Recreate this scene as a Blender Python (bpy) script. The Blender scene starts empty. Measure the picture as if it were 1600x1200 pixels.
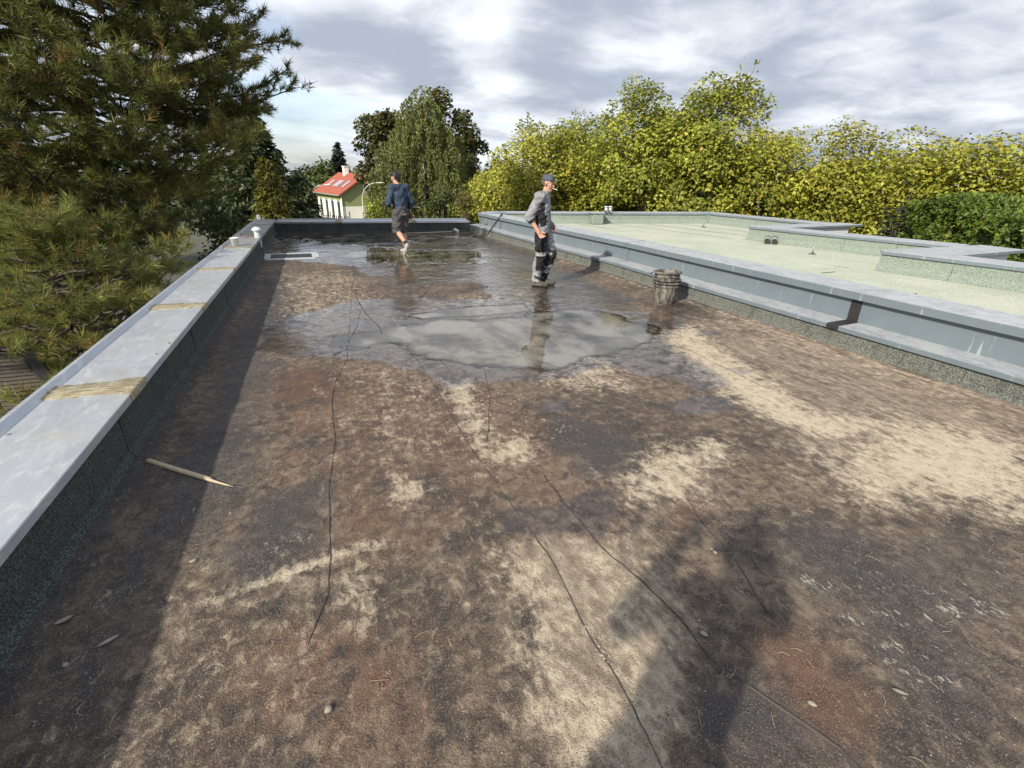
import bpy, bmesh, math, random
import numpy as np
from mathutils import Vector, Matrix

random.seed(7)
RNG = np.random.default_rng(11)
scene = bpy.context.scene
COL = scene.collection
R = math.radians

# ------------------------------------------------------------------ camera
EYE = np.array([0.0, 0.0, 1.70])
FPX = 780.0                                    # focal length in photo pixels (1600 wide)
def _n(v):
    v = np.array(v, float); return v / np.linalg.norm(v)
_dy = _n((-350, -335, FPX)); _dn = _n((-40, (FPX * FPX + 350 * 40) / 335.0, FPX))
_dn = _n(_dn - _dy * float(_dn @ _dy))
VIEW = np.array([np.cross(_dn, _dy), _dy, -_dn])     # rows: world X, Y, Z seen in camera axes
def ray(px, py): return VIEW @ np.array([px - 800.0, py - 600.0, FPX])
def at(px, py, z=0.0):
    r = ray(px, py); return EYE + r * ((z - EYE[2]) / r[2])
def atY(px, py, y):
    r = ray(px, py); return EYE + r * (y / r[1])
def polar(px, dist, py=272):
    r = ray(px, py); return EYE + r * (dist / np.hypot(r[0], r[1]))
def px_of(p):
    v = VIEW.T @ (np.asarray(p, float) - EYE); return 800 + FPX * v[0] / v[2], 600 + FPX * v[1] / v[2]

cam = bpy.data.cameras.new('camera'); cam.sensor_width = 36.0; cam.lens = 36.0 * FPX / 1600.0
cam.clip_start = 0.02; cam.clip_end = 3000
cam_o = bpy.data.objects.new('camera', cam); COL.objects.link(cam_o)
mw = Matrix.Identity(4)
for i in range(3):
    mw[i][0] = VIEW[i][0]; mw[i][1] = -VIEW[i][1]; mw[i][2] = -VIEW[i][2]; mw[i][3] = EYE[i]
cam_o.matrix_world = mw
scene.camera = cam_o

# ------------------------------------------------------------------ light, sky, exposure
SUN_EL, SUN_AZ = R(31.0), R(238.0)             # azimuth clockwise from +Y
sun = bpy.data.lights.new('sun', 'SUN'); sun.energy = 4.4; sun.angle = R(1.2); sun.color = (1.0, 0.92, 0.79)
sun_o = bpy.data.objects.new('sun', sun); COL.objects.link(sun_o)
to_sun = Vector((math.sin(SUN_AZ) * math.cos(SUN_EL), math.cos(SUN_AZ) * math.cos(SUN_EL), math.sin(SUN_EL)))
sun_o.rotation_euler = to_sun.to_track_quat('Z', 'Y').to_euler()
sun_o.location = (-20, -12, 20)
scene.view_settings.view_transform = 'Standard'; scene.view_settings.look = 'None'
scene.view_settings.gamma = 1.0; scene.view_settings.exposure = 0.56; scene.view_settings.use_curve_mapping = False
scene.render.engine = 'CYCLES'
scene.cycles.max_bounces = 6; scene.cycles.transparent_max_bounces = 4
scene.cycles.use_denoising = True

# ------------------------------------------------------------------ node helper
class NB:
    def __init__(s, tree):
        s.t = tree; s.n = tree.nodes; s.l = tree.links
    def add(s, kind, **kw):
        nd = s.n.new(kind)
        for k, v in kw.items(): setattr(nd, k, v)
        return nd
    def put(s, sock, v):
        if isinstance(v, bpy.types.NodeSocket): s.l.new(v, sock)
        elif v is not None: sock.default_value = v
    def math(s, op, a, b=None, c=None, clamp=False):
        nd = s.add('ShaderNodeMath', operation=op, use_clamp=clamp)
        s.put(nd.inputs[0], a)
        if b is not None: s.put(nd.inputs[1], b)
        if c is not None: s.put(nd.inputs[2], c)
        return nd.outputs[0]
    def vmath(s, op, a, b=None):
        nd = s.add('ShaderNodeVectorMath', operation=op); s.put(nd.inputs[0], a)
        if b is not None: s.put(nd.inputs[1], b)
        return nd.outputs['Value'] if op in ('DOT_PRODUCT', 'LENGTH') else nd.outputs[0]
    def step(s, x, lo, hi, a=0.0, b=1.0):
        nd = s.add('ShaderNodeMapRange', interpolation_type='SMOOTHSTEP')
        s.put(nd.inputs[0], x); s.put(nd.inputs[1], lo); s.put(nd.inputs[2], hi); s.put(nd.inputs[3], a); s.put(nd.inputs[4], b)
        return nd.outputs[0]
    def mix(s, f, a, b, blend='MIX'):
        nd = s.add('ShaderNodeMix', data_type='RGBA', blend_type=blend)
        s.put(nd.inputs[0], f)
        for i, v in ((6, a), (7, b)):
            if isinstance(v, tuple) and len(v) == 3: v = v + (1.0,)
            s.put(nd.inputs[i], v)
        return nd.outputs[2]
    def noise(s, vec, scale, detail=4.0, rough=0.55, dist=0.0):
        nd = s.add('ShaderNodeTexNoise'); s.put(nd.inputs['Vector'], vec)
        nd.inputs['Scale'].default_value = scale; nd.inputs['Detail'].default_value = detail
        nd.inputs['Roughness'].default_value = rough; nd.inputs['Distortion'].default_value = dist
        return nd.outputs['Fac']
    def voronoi(s, vec, scale, feature='F1'):
        nd = s.add('ShaderNodeTexVoronoi', feature=feature); s.put(nd.inputs['Vector'], vec)
        nd.inputs['Scale'].default_value = scale
        return nd.outputs[0]
    def scaled(s, vec, sc, rot=(0, 0, 0)):
        nd = s.add('ShaderNodeMapping'); s.put(nd.inputs[0], vec)
        nd.inputs['Scale'].default_value = sc; nd.inputs['Rotation'].default_value = rot
        return nd.outputs[0]
    def coord(s, which='Object'): return s.add('ShaderNodeTexCoord').outputs[which]
    def attr(s, name): return s.add('ShaderNodeAttribute', attribute_name=name)
    def bump(s, h, strength=0.5, dist=0.01, normal=None):
        nd = s.add('ShaderNodeBump'); s.put(nd.inputs['Height'], h)
        s.put(nd.inputs['Strength'], strength); s.put(nd.inputs['Distance'], dist)
        if normal is not None: s.put(nd.inputs['Normal'], normal)
        return nd.outputs[0]

def material(name, build):
    m = bpy.data.materials.new(name); m.use_nodes = True
    t = m.node_tree; t.nodes.clear(); b = NB(t)
    out = b.add('ShaderNodeOutputMaterial'); p = b.add('ShaderNodeBsdfPrincipled')
    t.links.new(p.outputs[0], out.inputs[0])
    build(b, p, out)
    return m
def setp(b, p, color=None, rough=None, metal=None, normal=None, spec=None):
    for k, v in (('Base Color', color), ('Roughness', rough), ('Metallic', metal), ('Normal', normal), ('Specular IOR Level', spec)):
        if v is None: continue
        if isinstance(v, tuple) and len(v) == 3: v = v + (1.0,)
        b.put(p.inputs[k], v)
def plain(name, color, rough=0.6, metal=0.0, var=0.25, scale=12.0, bump=0.15):
    def f(b, p, o):
        c = b.coord(); nz = b.noise(c, scale, 5, 0.6)
        dark = tuple(x * (1 - var) for x in color); lite = tuple(min(1, x * (1 + var)) for x in color)
        col = b.mix(nz, dark, lite)
        setp(b, p, col, rough, metal, b.bump(b.noise(c, scale * 6, 4), bump, 0.004))
    return material(name, f)

# ------------------------------------------------------------------ world: Nishita sky under broken cloud
world = bpy.data.worlds.new('World'); scene.world = world; world.use_nodes = True
wt = world.node_tree; wt.nodes.clear(); wb = NB(wt)
wo = wb.add('ShaderNodeOutputWorld')
sky = wb.add('ShaderNodeTexSky', sky_type='NISHITA'); sky.sun_disc = False
sky.sun_elevation = SUN_EL; sky.sun_rotation = SUN_AZ; sky.dust_density = 1.5; sky.air_density = 1.0
bg_sky = wb.add('ShaderNodeBackground'); wt.links.new(wb.mix(1.0, sky.outputs[0], (0.92, 0.96, 1.06), 'MULTIPLY'), bg_sky.inputs[0]); bg_sky.inputs[1].default_value = 0.14
d = wb.coord('Generated')
sep = wb.add('ShaderNodeSeparateXYZ'); wb.put(sep.inputs[0], d)
zz = wb.math('ADD', wb.math('MAXIMUM', sep.outputs[2], 0.0), 0.16)
comb = wb.add('ShaderNodeCombineXYZ')
wb.put(comb.inputs[0], wb.math('DIVIDE', sep.outputs[0], zz)); wb.put(comb.inputs[1], wb.math('DIVIDE', sep.outputs[1], zz))
cl = comb.outputs[0]
streak = wb.scaled(cl, (0.9, 1.0, 1.0), (0, 0, R(-28)))
n_cov = wb.noise(streak, 1.1, 8, 0.58, 0.6)
n_lit = wb.noise(wb.scaled(streak, (1, 1, 1)), 1.5, 9, 0.50, 0.45)
n_fine = wb.noise(streak, 5.0, 7, 0.62, 0.6)
def lobe(px, py, width):
    r = _n(ray(px, py)); dp = wb.vmath('DOT_PRODUCT', d, tuple(r))
    return wb.step(dp, math.cos(R(width)), 1.0)
lit = wb.math('ADD', wb.math('MULTIPLY', n_lit, 0.95), wb.math('MULTIPLY', n_fine, 0.28)); lit = wb.math('SUBTRACT', lit, .12)
for (px, py, w, a) in ((760, 40, 17, .13), (1080, 20, 11, .15), (560, 20, 14, .06), (560, 165, 7, .16), (940, 120, 5, .06), (1560, 80, 5, .10), (1320, 90, 6, .10), (1250, 155, 6, .07),
                       (600, 115, 9, -.26), (700, 140, 6, -.12), (900, 75, 9, -.26), (860, 50, 5, -.08), (1430, 120, 22, -.10), (1150, 90, 12, -.12)):
    lit = wb.math('ADD', lit, wb.math('MULTIPLY', lobe(px, py, w), a))
cloud = wb.mix(wb.step(lit, 0.28, 0.70), (0.325, 0.365, 0.44), (0.72, 0.75, 0.79))
bg_cl = wb.add('ShaderNodeBackground'); wb.put(bg_cl.inputs[0], cloud); bg_cl.inputs[1].default_value = 0.98
cov = wb.math('ADD', n_cov, 0.10)
for (px, py, w, a) in ((520, 215, 16, -.22), (780, 190, 9, -.12), (700, 60, 18, .2), (1300, 100, 24, .25), (600, 120, 10, .15)):
    cov = wb.math('ADD', cov, wb.math('MULTIPLY', lobe(px, py, w), a))
mixs = wb.add('ShaderNodeMixShader'); wb.put(mixs.inputs[0], wb.step(cov, 0.38, 0.66, 0.38, 1.0))
wt.links.new(bg_sky.outputs[0], mixs.inputs[1]); wt.links.new(bg_cl.outputs[0], mixs.inputs[2])
wt.links.new(mixs.outputs[0], wo.inputs[0])

# ------------------------------------------------------------------ object helpers
def tag(o, label=None, cat=None, group=None, kind=None):
    if label: o['label'] = label
    if cat: o['category'] = cat
    if group: o['group'] = group
    if kind: o['kind'] = kind
    return o
def empty(name, loc=(0, 0, 0), rz=0.0, label=None, cat=None, group=None):
    o = bpy.data.objects.new(name, None); COL.objects.link(o)
    o.location = loc; o.rotation_euler = (0, 0, rz); o.empty_display_size = 0.2
    return tag(o, label, cat, group)
def link(name, me, mat=None, parent=None, smooth=False):
    if mat is not None and len(me.materials) == 0:
        for m in (mat if isinstance(mat, (list, tuple)) else [mat]): me.materials.append(m)
    if smooth and len(me.polygons): me.polygons.foreach_set('use_smooth', [True] * len(me.polygons))
    o = bpy.data.objects.new(name, me); COL.objects.link(o)
    if parent is not None: o.parent = parent
    return o
def local(parent, pts):
    """world points -> the parent's frame (parents sit unrotated or turned about z)."""
    a = -parent.rotation_euler.z; c, s = math.cos(a), math.sin(a); L = parent.location
    out = []
    for p in pts:
        x, y, z = p[0] - L[0], p[1] - L[1], p[2] - L[2]
        out.append((c * x - s * y, s * x + c * y, z))
    return out
def mesh_py(name, verts, faces, mat=None, parent=None, smooth=False, world=False):
    if world and parent is not None: verts = local(parent, verts)
    me = bpy.data.meshes.new(name); me.from_pydata([tuple(map(float, v)) for v in verts], [], faces); me.update()
    return link(name, me, mat, parent, smooth)
def bm_obj(name, bm, mat=None, parent=None, smooth=False):
    me = bpy.data.meshes.new(name); bm.normal_update(); bm.to_mesh(me); bm.free()
    return link(name, me, mat, parent, smooth)
def add_box(bm, c, s, rot=None, bevel=0.0):
    r = bmesh.ops.create_cube(bm, size=1.0)
    M = Matrix.Translation(Vector(c)) @ (rot.to_4x4() if rot is not None else Matrix.Identity(4)) @ Matrix.Diagonal((s[0], s[1], s[2], 1))
    bmesh.ops.transform(bm, matrix=M, verts=r['verts'])
    if bevel > 0:
        es = {e for v in r['verts'] for e in v.link_edges}
        bmesh.ops.bevel(bm, geom=list(es), offset=bevel, segments=1, affect='EDGES')
def tube_data(path, radii, n=8, cap=True):
    path = [np.array(p, float) for p in path]; V, F = [], []
    up = np.array([0, 0, 1.0]); prev = None
    for i, p in enumerate(path):
        t = path[min(i + 1, len(path) - 1)] - path[max(i - 1, 0)]; t = t / (np.linalg.norm(t) + 1e-9)
        if prev is None:
            a = np.cross(t, up)
            if np.linalg.norm(a) < 1e-3: a = np.cross(t, np.array([1.0, 0, 0]))
        else: a = prev - t * (prev @ t)
        a = a / (np.linalg.norm(a) + 1e-9); prev = a; b = np.cross(t, a)
        for k in range(n):
            th = 2 * math.pi * k / n; V.append(p + radii[i] * (a * math.cos(th) + b * math.sin(th)))
    for i in range(len(path) - 1):
        for k in range(n):
            k2 = (k + 1) % n; F.append((i * n + k, i * n + k2, (i + 1) * n + k2, (i + 1) * n + k))
    if cap: F.append(tuple(range(n - 1, -1, -1))); F.append(tuple(range((len(path) - 1) * n, len(path) * n)))
    return V, F
def tube(name, path, radii, mat, parent=None, n=10, world=False, smooth=True):
    if not isinstance(radii, (list, tuple, np.ndarray)): radii = [radii] * len(path)
    V, F = tube_data(path, radii, n); return mesh_py(name, V, F, mat, parent, smooth, world)
def lathe(name, prof, mat, parent=None, n=28, loc=(0, 0, 0), smooth=True, close=False):
    V, F = [], []
    for (r, z) in prof:
        for k in range(n):
            th = 2 * math.pi * k / n; V.append((loc[0] + r * math.cos(th), loc[1] + r * math.sin(th), loc[2] + z))
    m = len(prof)
    for i in range(m if close else m - 1):
        j = (i + 1) % m
        for k in range(n):
            k2 = (k + 1) % n; F.append((i * n + k, i * n + k2, j * n + k2, j * n + k))
    return mesh_py(name, V, F, mat, parent, smooth)
def strip(name, prof, A, B, mat, parent=None, zA=0.0, zB=0.0, nseg=1, wob=0.0, smooth=False):
    """closed profile (u, z) swept from A to B on plan; u runs to the right of the direction of travel."""
    A = np.array(A[:2], float); B = np.array(B[:2], float); t = (B - A) / np.linalg.norm(B - A); nr = np.array([t[1], -t[0]])
    V, F = [], []; m = len(prof)
    area = sum(prof[i][0] * prof[(i + 1) % m][1] - prof[(i + 1) % m][0] * prof[i][1] for i in range(m))
    pr = prof if area > 0 else prof[::-1]
    for i in range(nseg + 1):
        f = i / nseg; q = A + (B - A) * f
        for (u, z) in pr:
            w = wob * (random.random() - .5) if wob else 0.0
            V.append((q[0] + nr[0] * u, q[1] + nr[1] * u, z + zA + (zB - zA) * f + w))
    for i in range(nseg):
        for k in range(m):
            k2 = (k + 1) % m; F.append((i * m + k, (i + 1) * m + k, (i + 1) * m + k2, i * m + k2))
    F.append(tuple(range(m))); F.append(tuple(range((nseg + 1) * m - 1, nseg * m - 1, -1)))
    return mesh_py(name, V, F, mat, parent, smooth, world=parent is not None)
def copy_tree(o, parent=None):
    c = o.copy(); COL.objects.link(c)
    if parent is not None: c.parent = parent
    for ch in o.children: copy_tree(ch, c)
    return c

# numpy noise
_TAB = RNG.random((256, 256))
def vnoise(x, y, seed=0):
    x = x + seed * 37.17; y = y + seed * 91.73
    xi = np.floor(x).astype(int); yi = np.floor(y).astype(int); fx = x - xi; fy = y - yi
    fx = fx * fx * (3 - 2 * fx); fy = fy * fy * (3 - 2 * fy)
    g = lambda a, b: _TAB[a & 255, b & 255]
    return (g(xi, yi) * (1 - fx) + g(xi + 1, yi) * fx) * (1 - fy) + (g(xi, yi + 1) * (1 - fx) + g(xi + 1, yi + 1) * fx) * fy
def fbm(x, y, sc, octv=5, seed=0, gain=0.5):
    s = 0; a = 1.0; tot = 0
    for k in range(octv):
        s = s + a * vnoise(x * sc, y * sc, seed + k); tot += a; a *= gain; sc *= 2.03
    return s / tot
def sstep(x, a, b):
    t = np.clip((x - a) / (b - a), 0, 1); return t * t * (3 - 2 * t)

# ------------------------------------------------------------------ materials
def f_floor(b, p, o):
    c = b.coord()
    a1 = b.attr('stain'); s1 = b.add('ShaderNodeSeparateColor'); b.put(s1.inputs[0], a1.outputs['Color'])
    a2 = b.attr('stain_b'); s2 = b.add('ShaderNodeSeparateColor'); b.put(s2.inputs[0], a2.outputs['Color'])
    cream, rust, dark = s1.outputs[0], s1.outputs[1], s1.outputs[2]
    wet, moss, crust = s2.outputs[0], s2.outputs[1], s2.outputs[2]
    n_big = b.noise(c, 1.3, 8, 0.6, 0.4); n_mid = b.noise(c, 6.0, 8, 0.62, 0.3)
    st = b.scaled(c, (1.0, 0.60, 1.0), (0, 0, R(8)))
    n_str = b.noise(st, 26.0, 6, 0.68, 0.5); n_flk = b.noise(b.scaled(c, (1, .5, 1), (0, 0, R(-14))), 44.0, 5, 0.72, 0.8)
    n_long = b.noise(b.scaled(c, (1.0, 0.26, 1.0), (0, 0, R(6))), 9.0, 9, 0.66, 0.9)
    n_grit = b.noise(c, 150.0, 3, 0.6); n_gr2 = b.voronoi(c, 210.0)
    col = b.mix(b.step(b.math('ADD', b.math('MULTIPLY', n_big, .6), b.math('MULTIPLY', n_mid, .4)), 0.36, 0.62), (0.041, 0.031, 0.026), (0.122, 0.084, 0.058))
    n_pat = b.noise(c, 13.0, 9, 0.68, 0.6)
    dust = b.step(b.math('ADD', b.math('MULTIPLY', n_pat, .55), b.math('ADD', b.math('MULTIPLY', n_str, .35), b.math('MULTIPLY', n_big, .25))), 0.545, 0.68)
    col = b.mix(b.math('MULTIPLY', dust, 0.70), col, (0.250, 0.190, 0.132))
    col = b.mix(b.math('MULTIPLY', b.step(n_pat, .46, .36), .75), col, (0.024, 0.022, 0.022))
    sp = b.math('ADD', n_mid, b.math('MULTIPLY', b.math('SUBTRACT', n_grit, 0.5), 0.5))
    rm = b.step(b.math('ADD', rust, b.math('MULTIPLY', b.math('SUBTRACT', sp, 0.5), 1.1)), 0.35, 0.95)
    col = b.mix(b.math('MULTIPLY', rm, 0.88), col, b.mix(n_pat, (0.090, 0.040, 0.024), (0.170, 0.082, 0.046)))
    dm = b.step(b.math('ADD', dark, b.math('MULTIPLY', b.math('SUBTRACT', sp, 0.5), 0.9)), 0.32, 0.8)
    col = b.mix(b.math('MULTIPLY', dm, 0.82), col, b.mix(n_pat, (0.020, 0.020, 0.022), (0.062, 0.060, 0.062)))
    tan = b.attr('stain_b').outputs['Alpha']
    # pale dried sediment: broken by streaks and grit
    edge = b.math('ADD', b.math('MULTIPLY', b.math('SUBTRACT', n_str, 0.5), 1.5), b.math('MULTIPLY', b.math('SUBTRACT', n_mid, 0.5), 1.3))
    edge = b.math('ADD', edge, b.math('MULTIPLY', b.math('SUBTRACT', n_grit, 0.5), 0.8))
    edge = b.math('ADD', edge, b.math('MULTIPLY', b.math('SUBTRACT', n_pat, 0.5), 1.3)); edge = b.math('ADD', edge, b.math('MULTIPLY', b.math('SUBTRACT', n_long, 0.5), 0.7))
    cm = b.step(b.math('ADD', cream, b.math('MULTIPLY', edge, .85)), 0.24, 0.96)
    tm = b.step(b.math('ADD', b.math('ADD', tan, b.math('MULTIPLY', edge, .24)), b.math('MULTIPLY', b.math('SUBTRACT', n_long, .5), .8)), 0.20, 0.84)
    col = b.mix(b.math('MULTIPLY', tm, .90), col, b.mix(b.step(b.math('ADD', b.math('MULTIPLY', n_str, .5), b.math('MULTIPLY', n_long, .5)), .38, .64), (0.185, 0.142, 0.100), (0.395, 0.320, 0.232)))
    crm = b.mix(n_str, (0.40, 0.33, 0.235), (0.66, 0.565, 0.41))
    col = b.mix(b.math('MULTIPLY', cm, 0.92), col, crm)
    # white mineral crust flakes
    fk = b.math('ADD', n_flk, b.math('MULTIPLY', b.math('SUBTRACT', n_mid, 0.5), 0.55))
    thr = b.math('SUBTRACT', 0.745, b.math('MULTIPLY', crust, 0.23))
    fm = b.math('MULTIPLY', b.step(b.math('SUBTRACT', fk, thr), 0.0, 0.08), b.step(wet, 0.75, 0.35))
    n_f2 = b.noise(b.scaled(c, (1, .6, 1), (0, 0, R(20))), 95.0, 4, .7, .6)
    fm2 = b.math('MULTIPLY', b.step(b.math('ADD', n_f2, b.math('MULTIPLY', b.math('SUBTRACT', n_pat, .5), .9)), b.math('SUBTRACT', .80, b.math('MULTIPLY', crust, .16)), .84), b.step(wet, 0.75, 0.35))
    fm = b.math('MAXIMUM', fm, fm2)
    col = b.mix(b.math('MULTIPLY', fm, 0.88), col, (0.48, 0.42, 0.335))
    # grit
    col = b.mix(b.math('MULTIPLY', b.step(n_grit, 0.55, 0.66), 0.52), col, (0.30, 0.25, 0.205))
    col = b.mix(b.math('MULTIPLY', b.step(n_grit, 0.45, 0.30), 0.7), col, (0.018, 0.016, 0.015))
    mm = b.step(b.math('ADD', moss, b.math('MULTIPLY', b.math('SUBTRACT', n_mid, 0.5), 0.9)), 0.4, 0.75)
    col = b.mix(mm, col, (0.075, 0.082, 0.018))
    wm = b.step(b.math('ADD', wet, b.math('MULTIPLY', edge, 0.22)), 0.30, 0.62)
    wcol = b.mix(1.0, col, (0.60, 0.60, 0.64), 'MULTIPLY')
    col = b.mix(wm, col, wcol)
    film = b.math('MAXIMUM', b.step(wet, .90, 1.0), b.math('MULTIPLY', wm, b.step(b.math('ADD', b.math('MULTIPLY', n_pat, .6), b.math('MULTIPLY', n_mid, 0.6)), 0.46, 0.62)))
    rough = b.math('SUBTRACT', b.math('SUBTRACT', 0.88, b.math('MULTIPLY', wm, 0.52)), b.math('MULTIPLY', film, 0.24))
    h = b.math('ADD', b.math('MULTIPLY', n_grit, 0.5), b.math('ADD', b.math('MULTIPLY', n_str, 0.55), b.math('MULTIPLY', fm, 0.25)))
    h = b.math('ADD', h, b.math('ADD', b.math('MULTIPLY', n_mid, 0.9), b.math('MULTIPLY', n_pat, 0.8)))
    nb = b.bump(h, b.math('SUBTRACT', b.step(wm, 0.0, 1.0, 0.9, 0.16), b.math('MULTIPLY', film, 0.12)), 0.014)
    setp(b, p, col, rough, 0.0, nb, 0.5)
M_FLOOR = material('weathered_bitumen', f_floor)

def f_water(b, p, o):
    c = b.coord(); n = b.noise(b.scaled(c, (1, .6, 1)), 2.2, 7, 0.62, .5)
    silt = b.mix(b.step(n, .36, .60), (0.075, 0.066, 0.050), (0.215, 0.200, 0.168))
    dp = b.attr('depth').outputs['Fac']
    rip = b.noise(b.scaled(c, (1, 1.6, 1)), 7.0, 3, 0.5); nb = b.bump(rip, 0.025, 0.01)
    df = b.add('ShaderNodeBsdfDiffuse'); b.put(df.inputs[0], silt)
    tr = b.add('ShaderNodeBsdfTransparent'); tr.inputs[0].default_value = (.86, .84, .80, 1)
    m1 = b.add('ShaderNodeMixShader'); b.put(m1.inputs[0], b.step(b.math('ADD', dp, b.math('MULTIPLY', b.math('SUBTRACT', n, .5), .004)), .0005, .0105, .04, .88)); b.l.new(tr.outputs[0], m1.inputs[1]); b.l.new(df.outputs[0], m1.inputs[2])
    gl = b.add('ShaderNodeBsdfGlossy'); gl.inputs['Roughness'].default_value = .03; gl.inputs[0].default_value = (1, 1, 1, 1); b.put(gl.inputs['Normal'], nb)
    fr = b.add('ShaderNodeFresnel'); fr.inputs[0].default_value = 1.36; b.put(fr.inputs['Normal'], nb)
    m2 = b.add('ShaderNodeMixShader'); b.put(m2.inputs[0], fr.outputs[0]); b.l.new(m1.outputs[0], m2.inputs[1]); b.l.new(gl.outputs[0], m2.inputs[2])
    b.n.remove(p); b.l.new(m2.outputs[0], o.inputs[0])
M_WATER = material('rain_water', f_water)

def f_zinc(base, spots, rough=0.42, metal=0.35):
    def f(b, p, o):
        c = b.coord(); n1 = b.noise(c, 2.2, 7, 0.6, 0.6); n2 = b.noise(b.scaled(c, (1, .35, 1)), 17, 6, 0.65, 0.4); n3 = b.noise(c, 120, 3)
        col = b.mix(n1, tuple(x * .74 for x in base), tuple(min(1, x * 1.20) for x in base))
        col = b.mix(b.math('MULTIPLY', b.step(n2, 0.50, 0.68), 0.55), col, spots)
        col = b.mix(b.math('MULTIPLY', b.step(n2, 0.40, 0.28), 0.30), col, tuple(x * .6 for x in base))
        n0 = b.noise(c, .9, 5, .6, .8); col = b.mix(b.math('MULTIPLY', b.step(n0, .48, .66), .5), col, (base[0] * 1.02, base[0] * .98, base[0] * .92))
        setp(b, p, col, b.math('ADD', b.math('MULTIPLY', n2, 0.25), rough - .1), metal, b.bump(b.math('ADD', n1, b.math('MULTIPLY', n3, 0.05)), 0.30, 0.03))
    return f
M_ZINC = material('pale_zinc', f_zinc((0.47, 0.495, 0.535), (0.66, 0.66, 0.645)))
M_ZINC_DULL = material('dull_zinc', f_zinc((0.30, 0.31, 0.31), (0.48, 0.48, 0.46)))
def f_coated(b, p, o):
    c = b.coord(); g = b.add('ShaderNodeNewGeometry').outputs['Normal']
    sx = b.add('ShaderNodeSeparateXYZ'); b.put(sx.inputs[0], g)
    n1 = b.noise(c, 2.5, 6, 0.6, 0.5); n2 = b.noise(b.scaled(c, (1, .5, 1)), 15, 7, 0.68, 0.6); n4 = b.noise(b.scaled(c, (3, 5, .4)), 4.0, 5, 0.6)
    base = b.mix(n1, (0.120, 0.152, 0.176), (0.165, 0.200, 0.222))
    dust = b.math('MULTIPLY', b.step(sx.outputs[2], 0.55, 0.95), b.step(b.math('ADD', n2, b.math('MULTIPLY', n1, .4)), 0.45, 0.80, 0.30, 0.9))  # dust blotches, plus sky and sun brightness painted onto the top faces
    col = b.mix(dust, base, (0.43, 0.44, 0.45))  # dust together with the painted sky and sun brightness
    drip = b.math('MULTIPLY', b.step(n4, 0.60, 0.70), b.step(n2, 0.36, 0.60))
    col = b.mix(b.math('MULTIPLY', drip, 0.55), col, (0.48, 0.50, 0.50))
    setp(b, p, col, b.math('ADD', 0.36, b.math('MULTIPLY', n2, 0.25)), 0.10, b.bump(n1, 0.08, 0.02))
M_COATED = material('coated_steel', f_coated)
def f_joint(b, p, o):
    c = b.coord(); n = b.noise(b.scaled(c, (.5, 3, 1)), 18, 7, 0.7, 0.5); n2 = b.noise(c, 70, 4)
    col = b.mix(b.step(n, .35, .65), (0.15, 0.115, 0.055), (0.42, 0.38, 0.27))
    col = b.mix(b.math('MULTIPLY', b.step(n2, .52, .66), .6), col, (0.105, 0.075, 0.038))
    setp(b, p, col, 0.85, 0, b.bump(n2, .5, .006))
M_JOINT = material('mossy_sealant', f_joint)
def f_gran(lo, hi, stain, sc=95.0, stain_amt=.55):
    def f(b, p, o):
        c = b.coord(); v = b.voronoi(c, sc); n = b.noise(c, sc * 1.2, 3, .7); n2 = b.noise(b.scaled(c, (2, 2, .5)), 4.5, 6, .65, .4)
        col = b.mix(b.step(n, .38, .62), lo, hi)
        col = b.mix(b.math('MULTIPLY', b.step(v, .42, .62), .7), col, tuple(x * .30 for x in lo))
        col = b.mix(b.math('MULTIPLY', b.step(n2, .48, .68), stain_amt), col, stain)
        setp(b, p, col, .9, 0, b.bump(b.math('SUBTRACT', n, v), .8, .006))
    return f
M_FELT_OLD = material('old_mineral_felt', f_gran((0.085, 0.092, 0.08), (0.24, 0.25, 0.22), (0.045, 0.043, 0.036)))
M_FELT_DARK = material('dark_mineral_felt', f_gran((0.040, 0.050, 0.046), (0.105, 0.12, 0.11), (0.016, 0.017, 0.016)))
M_FELT_UP = material('green_mineral_felt', f_gran((0.20, 0.25, 0.21), (0.36, 0.42, 0.36), (0.23, 0.27, 0.22), 120.0, .35))
def f_green(b, p, o):
    c = b.coord(); n1 = b.noise(c, 1.2, 7, .6, .5); n2 = b.noise(b.scaled(c, (1.6, .35, 1), (0, 0, R(12))), 7, 7, .66, .4); n3 = b.noise(c, 55, 3, .7)
    col = b.mix(b.step(n1, .3, .7), (0.345, 0.37, 0.295), (0.44, 0.46, 0.37))
    col = b.mix(b.math('MULTIPLY', b.step(n2, .54, .72), .35), col, (0.30, 0.285, 0.185))
    col = b.mix(b.math('MULTIPLY', b.step(n3, .5, .60), .5), col, (0.60, 0.60, 0.49))
    col = b.mix(b.math('MULTIPLY', b.step(n3, .47, .36), .5), col, (0.16, 0.175, 0.12))
    setp(b, p, col, .9, 0, b.bump(b.math('ADD', n3, b.math('MULTIPLY', n1, 2.0)), .5, .01))
M_GREEN = material('pale_green_felt', f_green)
M_SEAM = plain('bitumen_seam', (0.046, 0.040, 0.036), .6, 0, .4, 60, .4)
M_LAP = plain('dark_felt_lap', (0.15, 0.165, 0.13), .9, 0, .4, 60, .4)  # dark tone of the felt lap joints
M_TAPE = plain('bitumen_tape', (0.022, 0.021, 0.021), .55, 0, .3, 30, .3)
M_WALL = plain('white_render', (0.62, 0.61, 0.57), .85, 0, .10, 5, .2)
M_WOOD = plain('weathered_timber', (0.42, 0.34, 0.23), .7, 0, .25, 30, .3)
M_PVC = plain('grey_pvc', (0.40, 0.44, 0.45), .45, 0, .18, 10, .08)
M_WHITE = plain('white_plastic', (0.72, 0.72, 0.69), .4, 0, .08, 10, .05)
M_DARKMET = plain('dark_steel', (0.035, 0.036, 0.038), .45, .4, .3, 20, .1)
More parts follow.
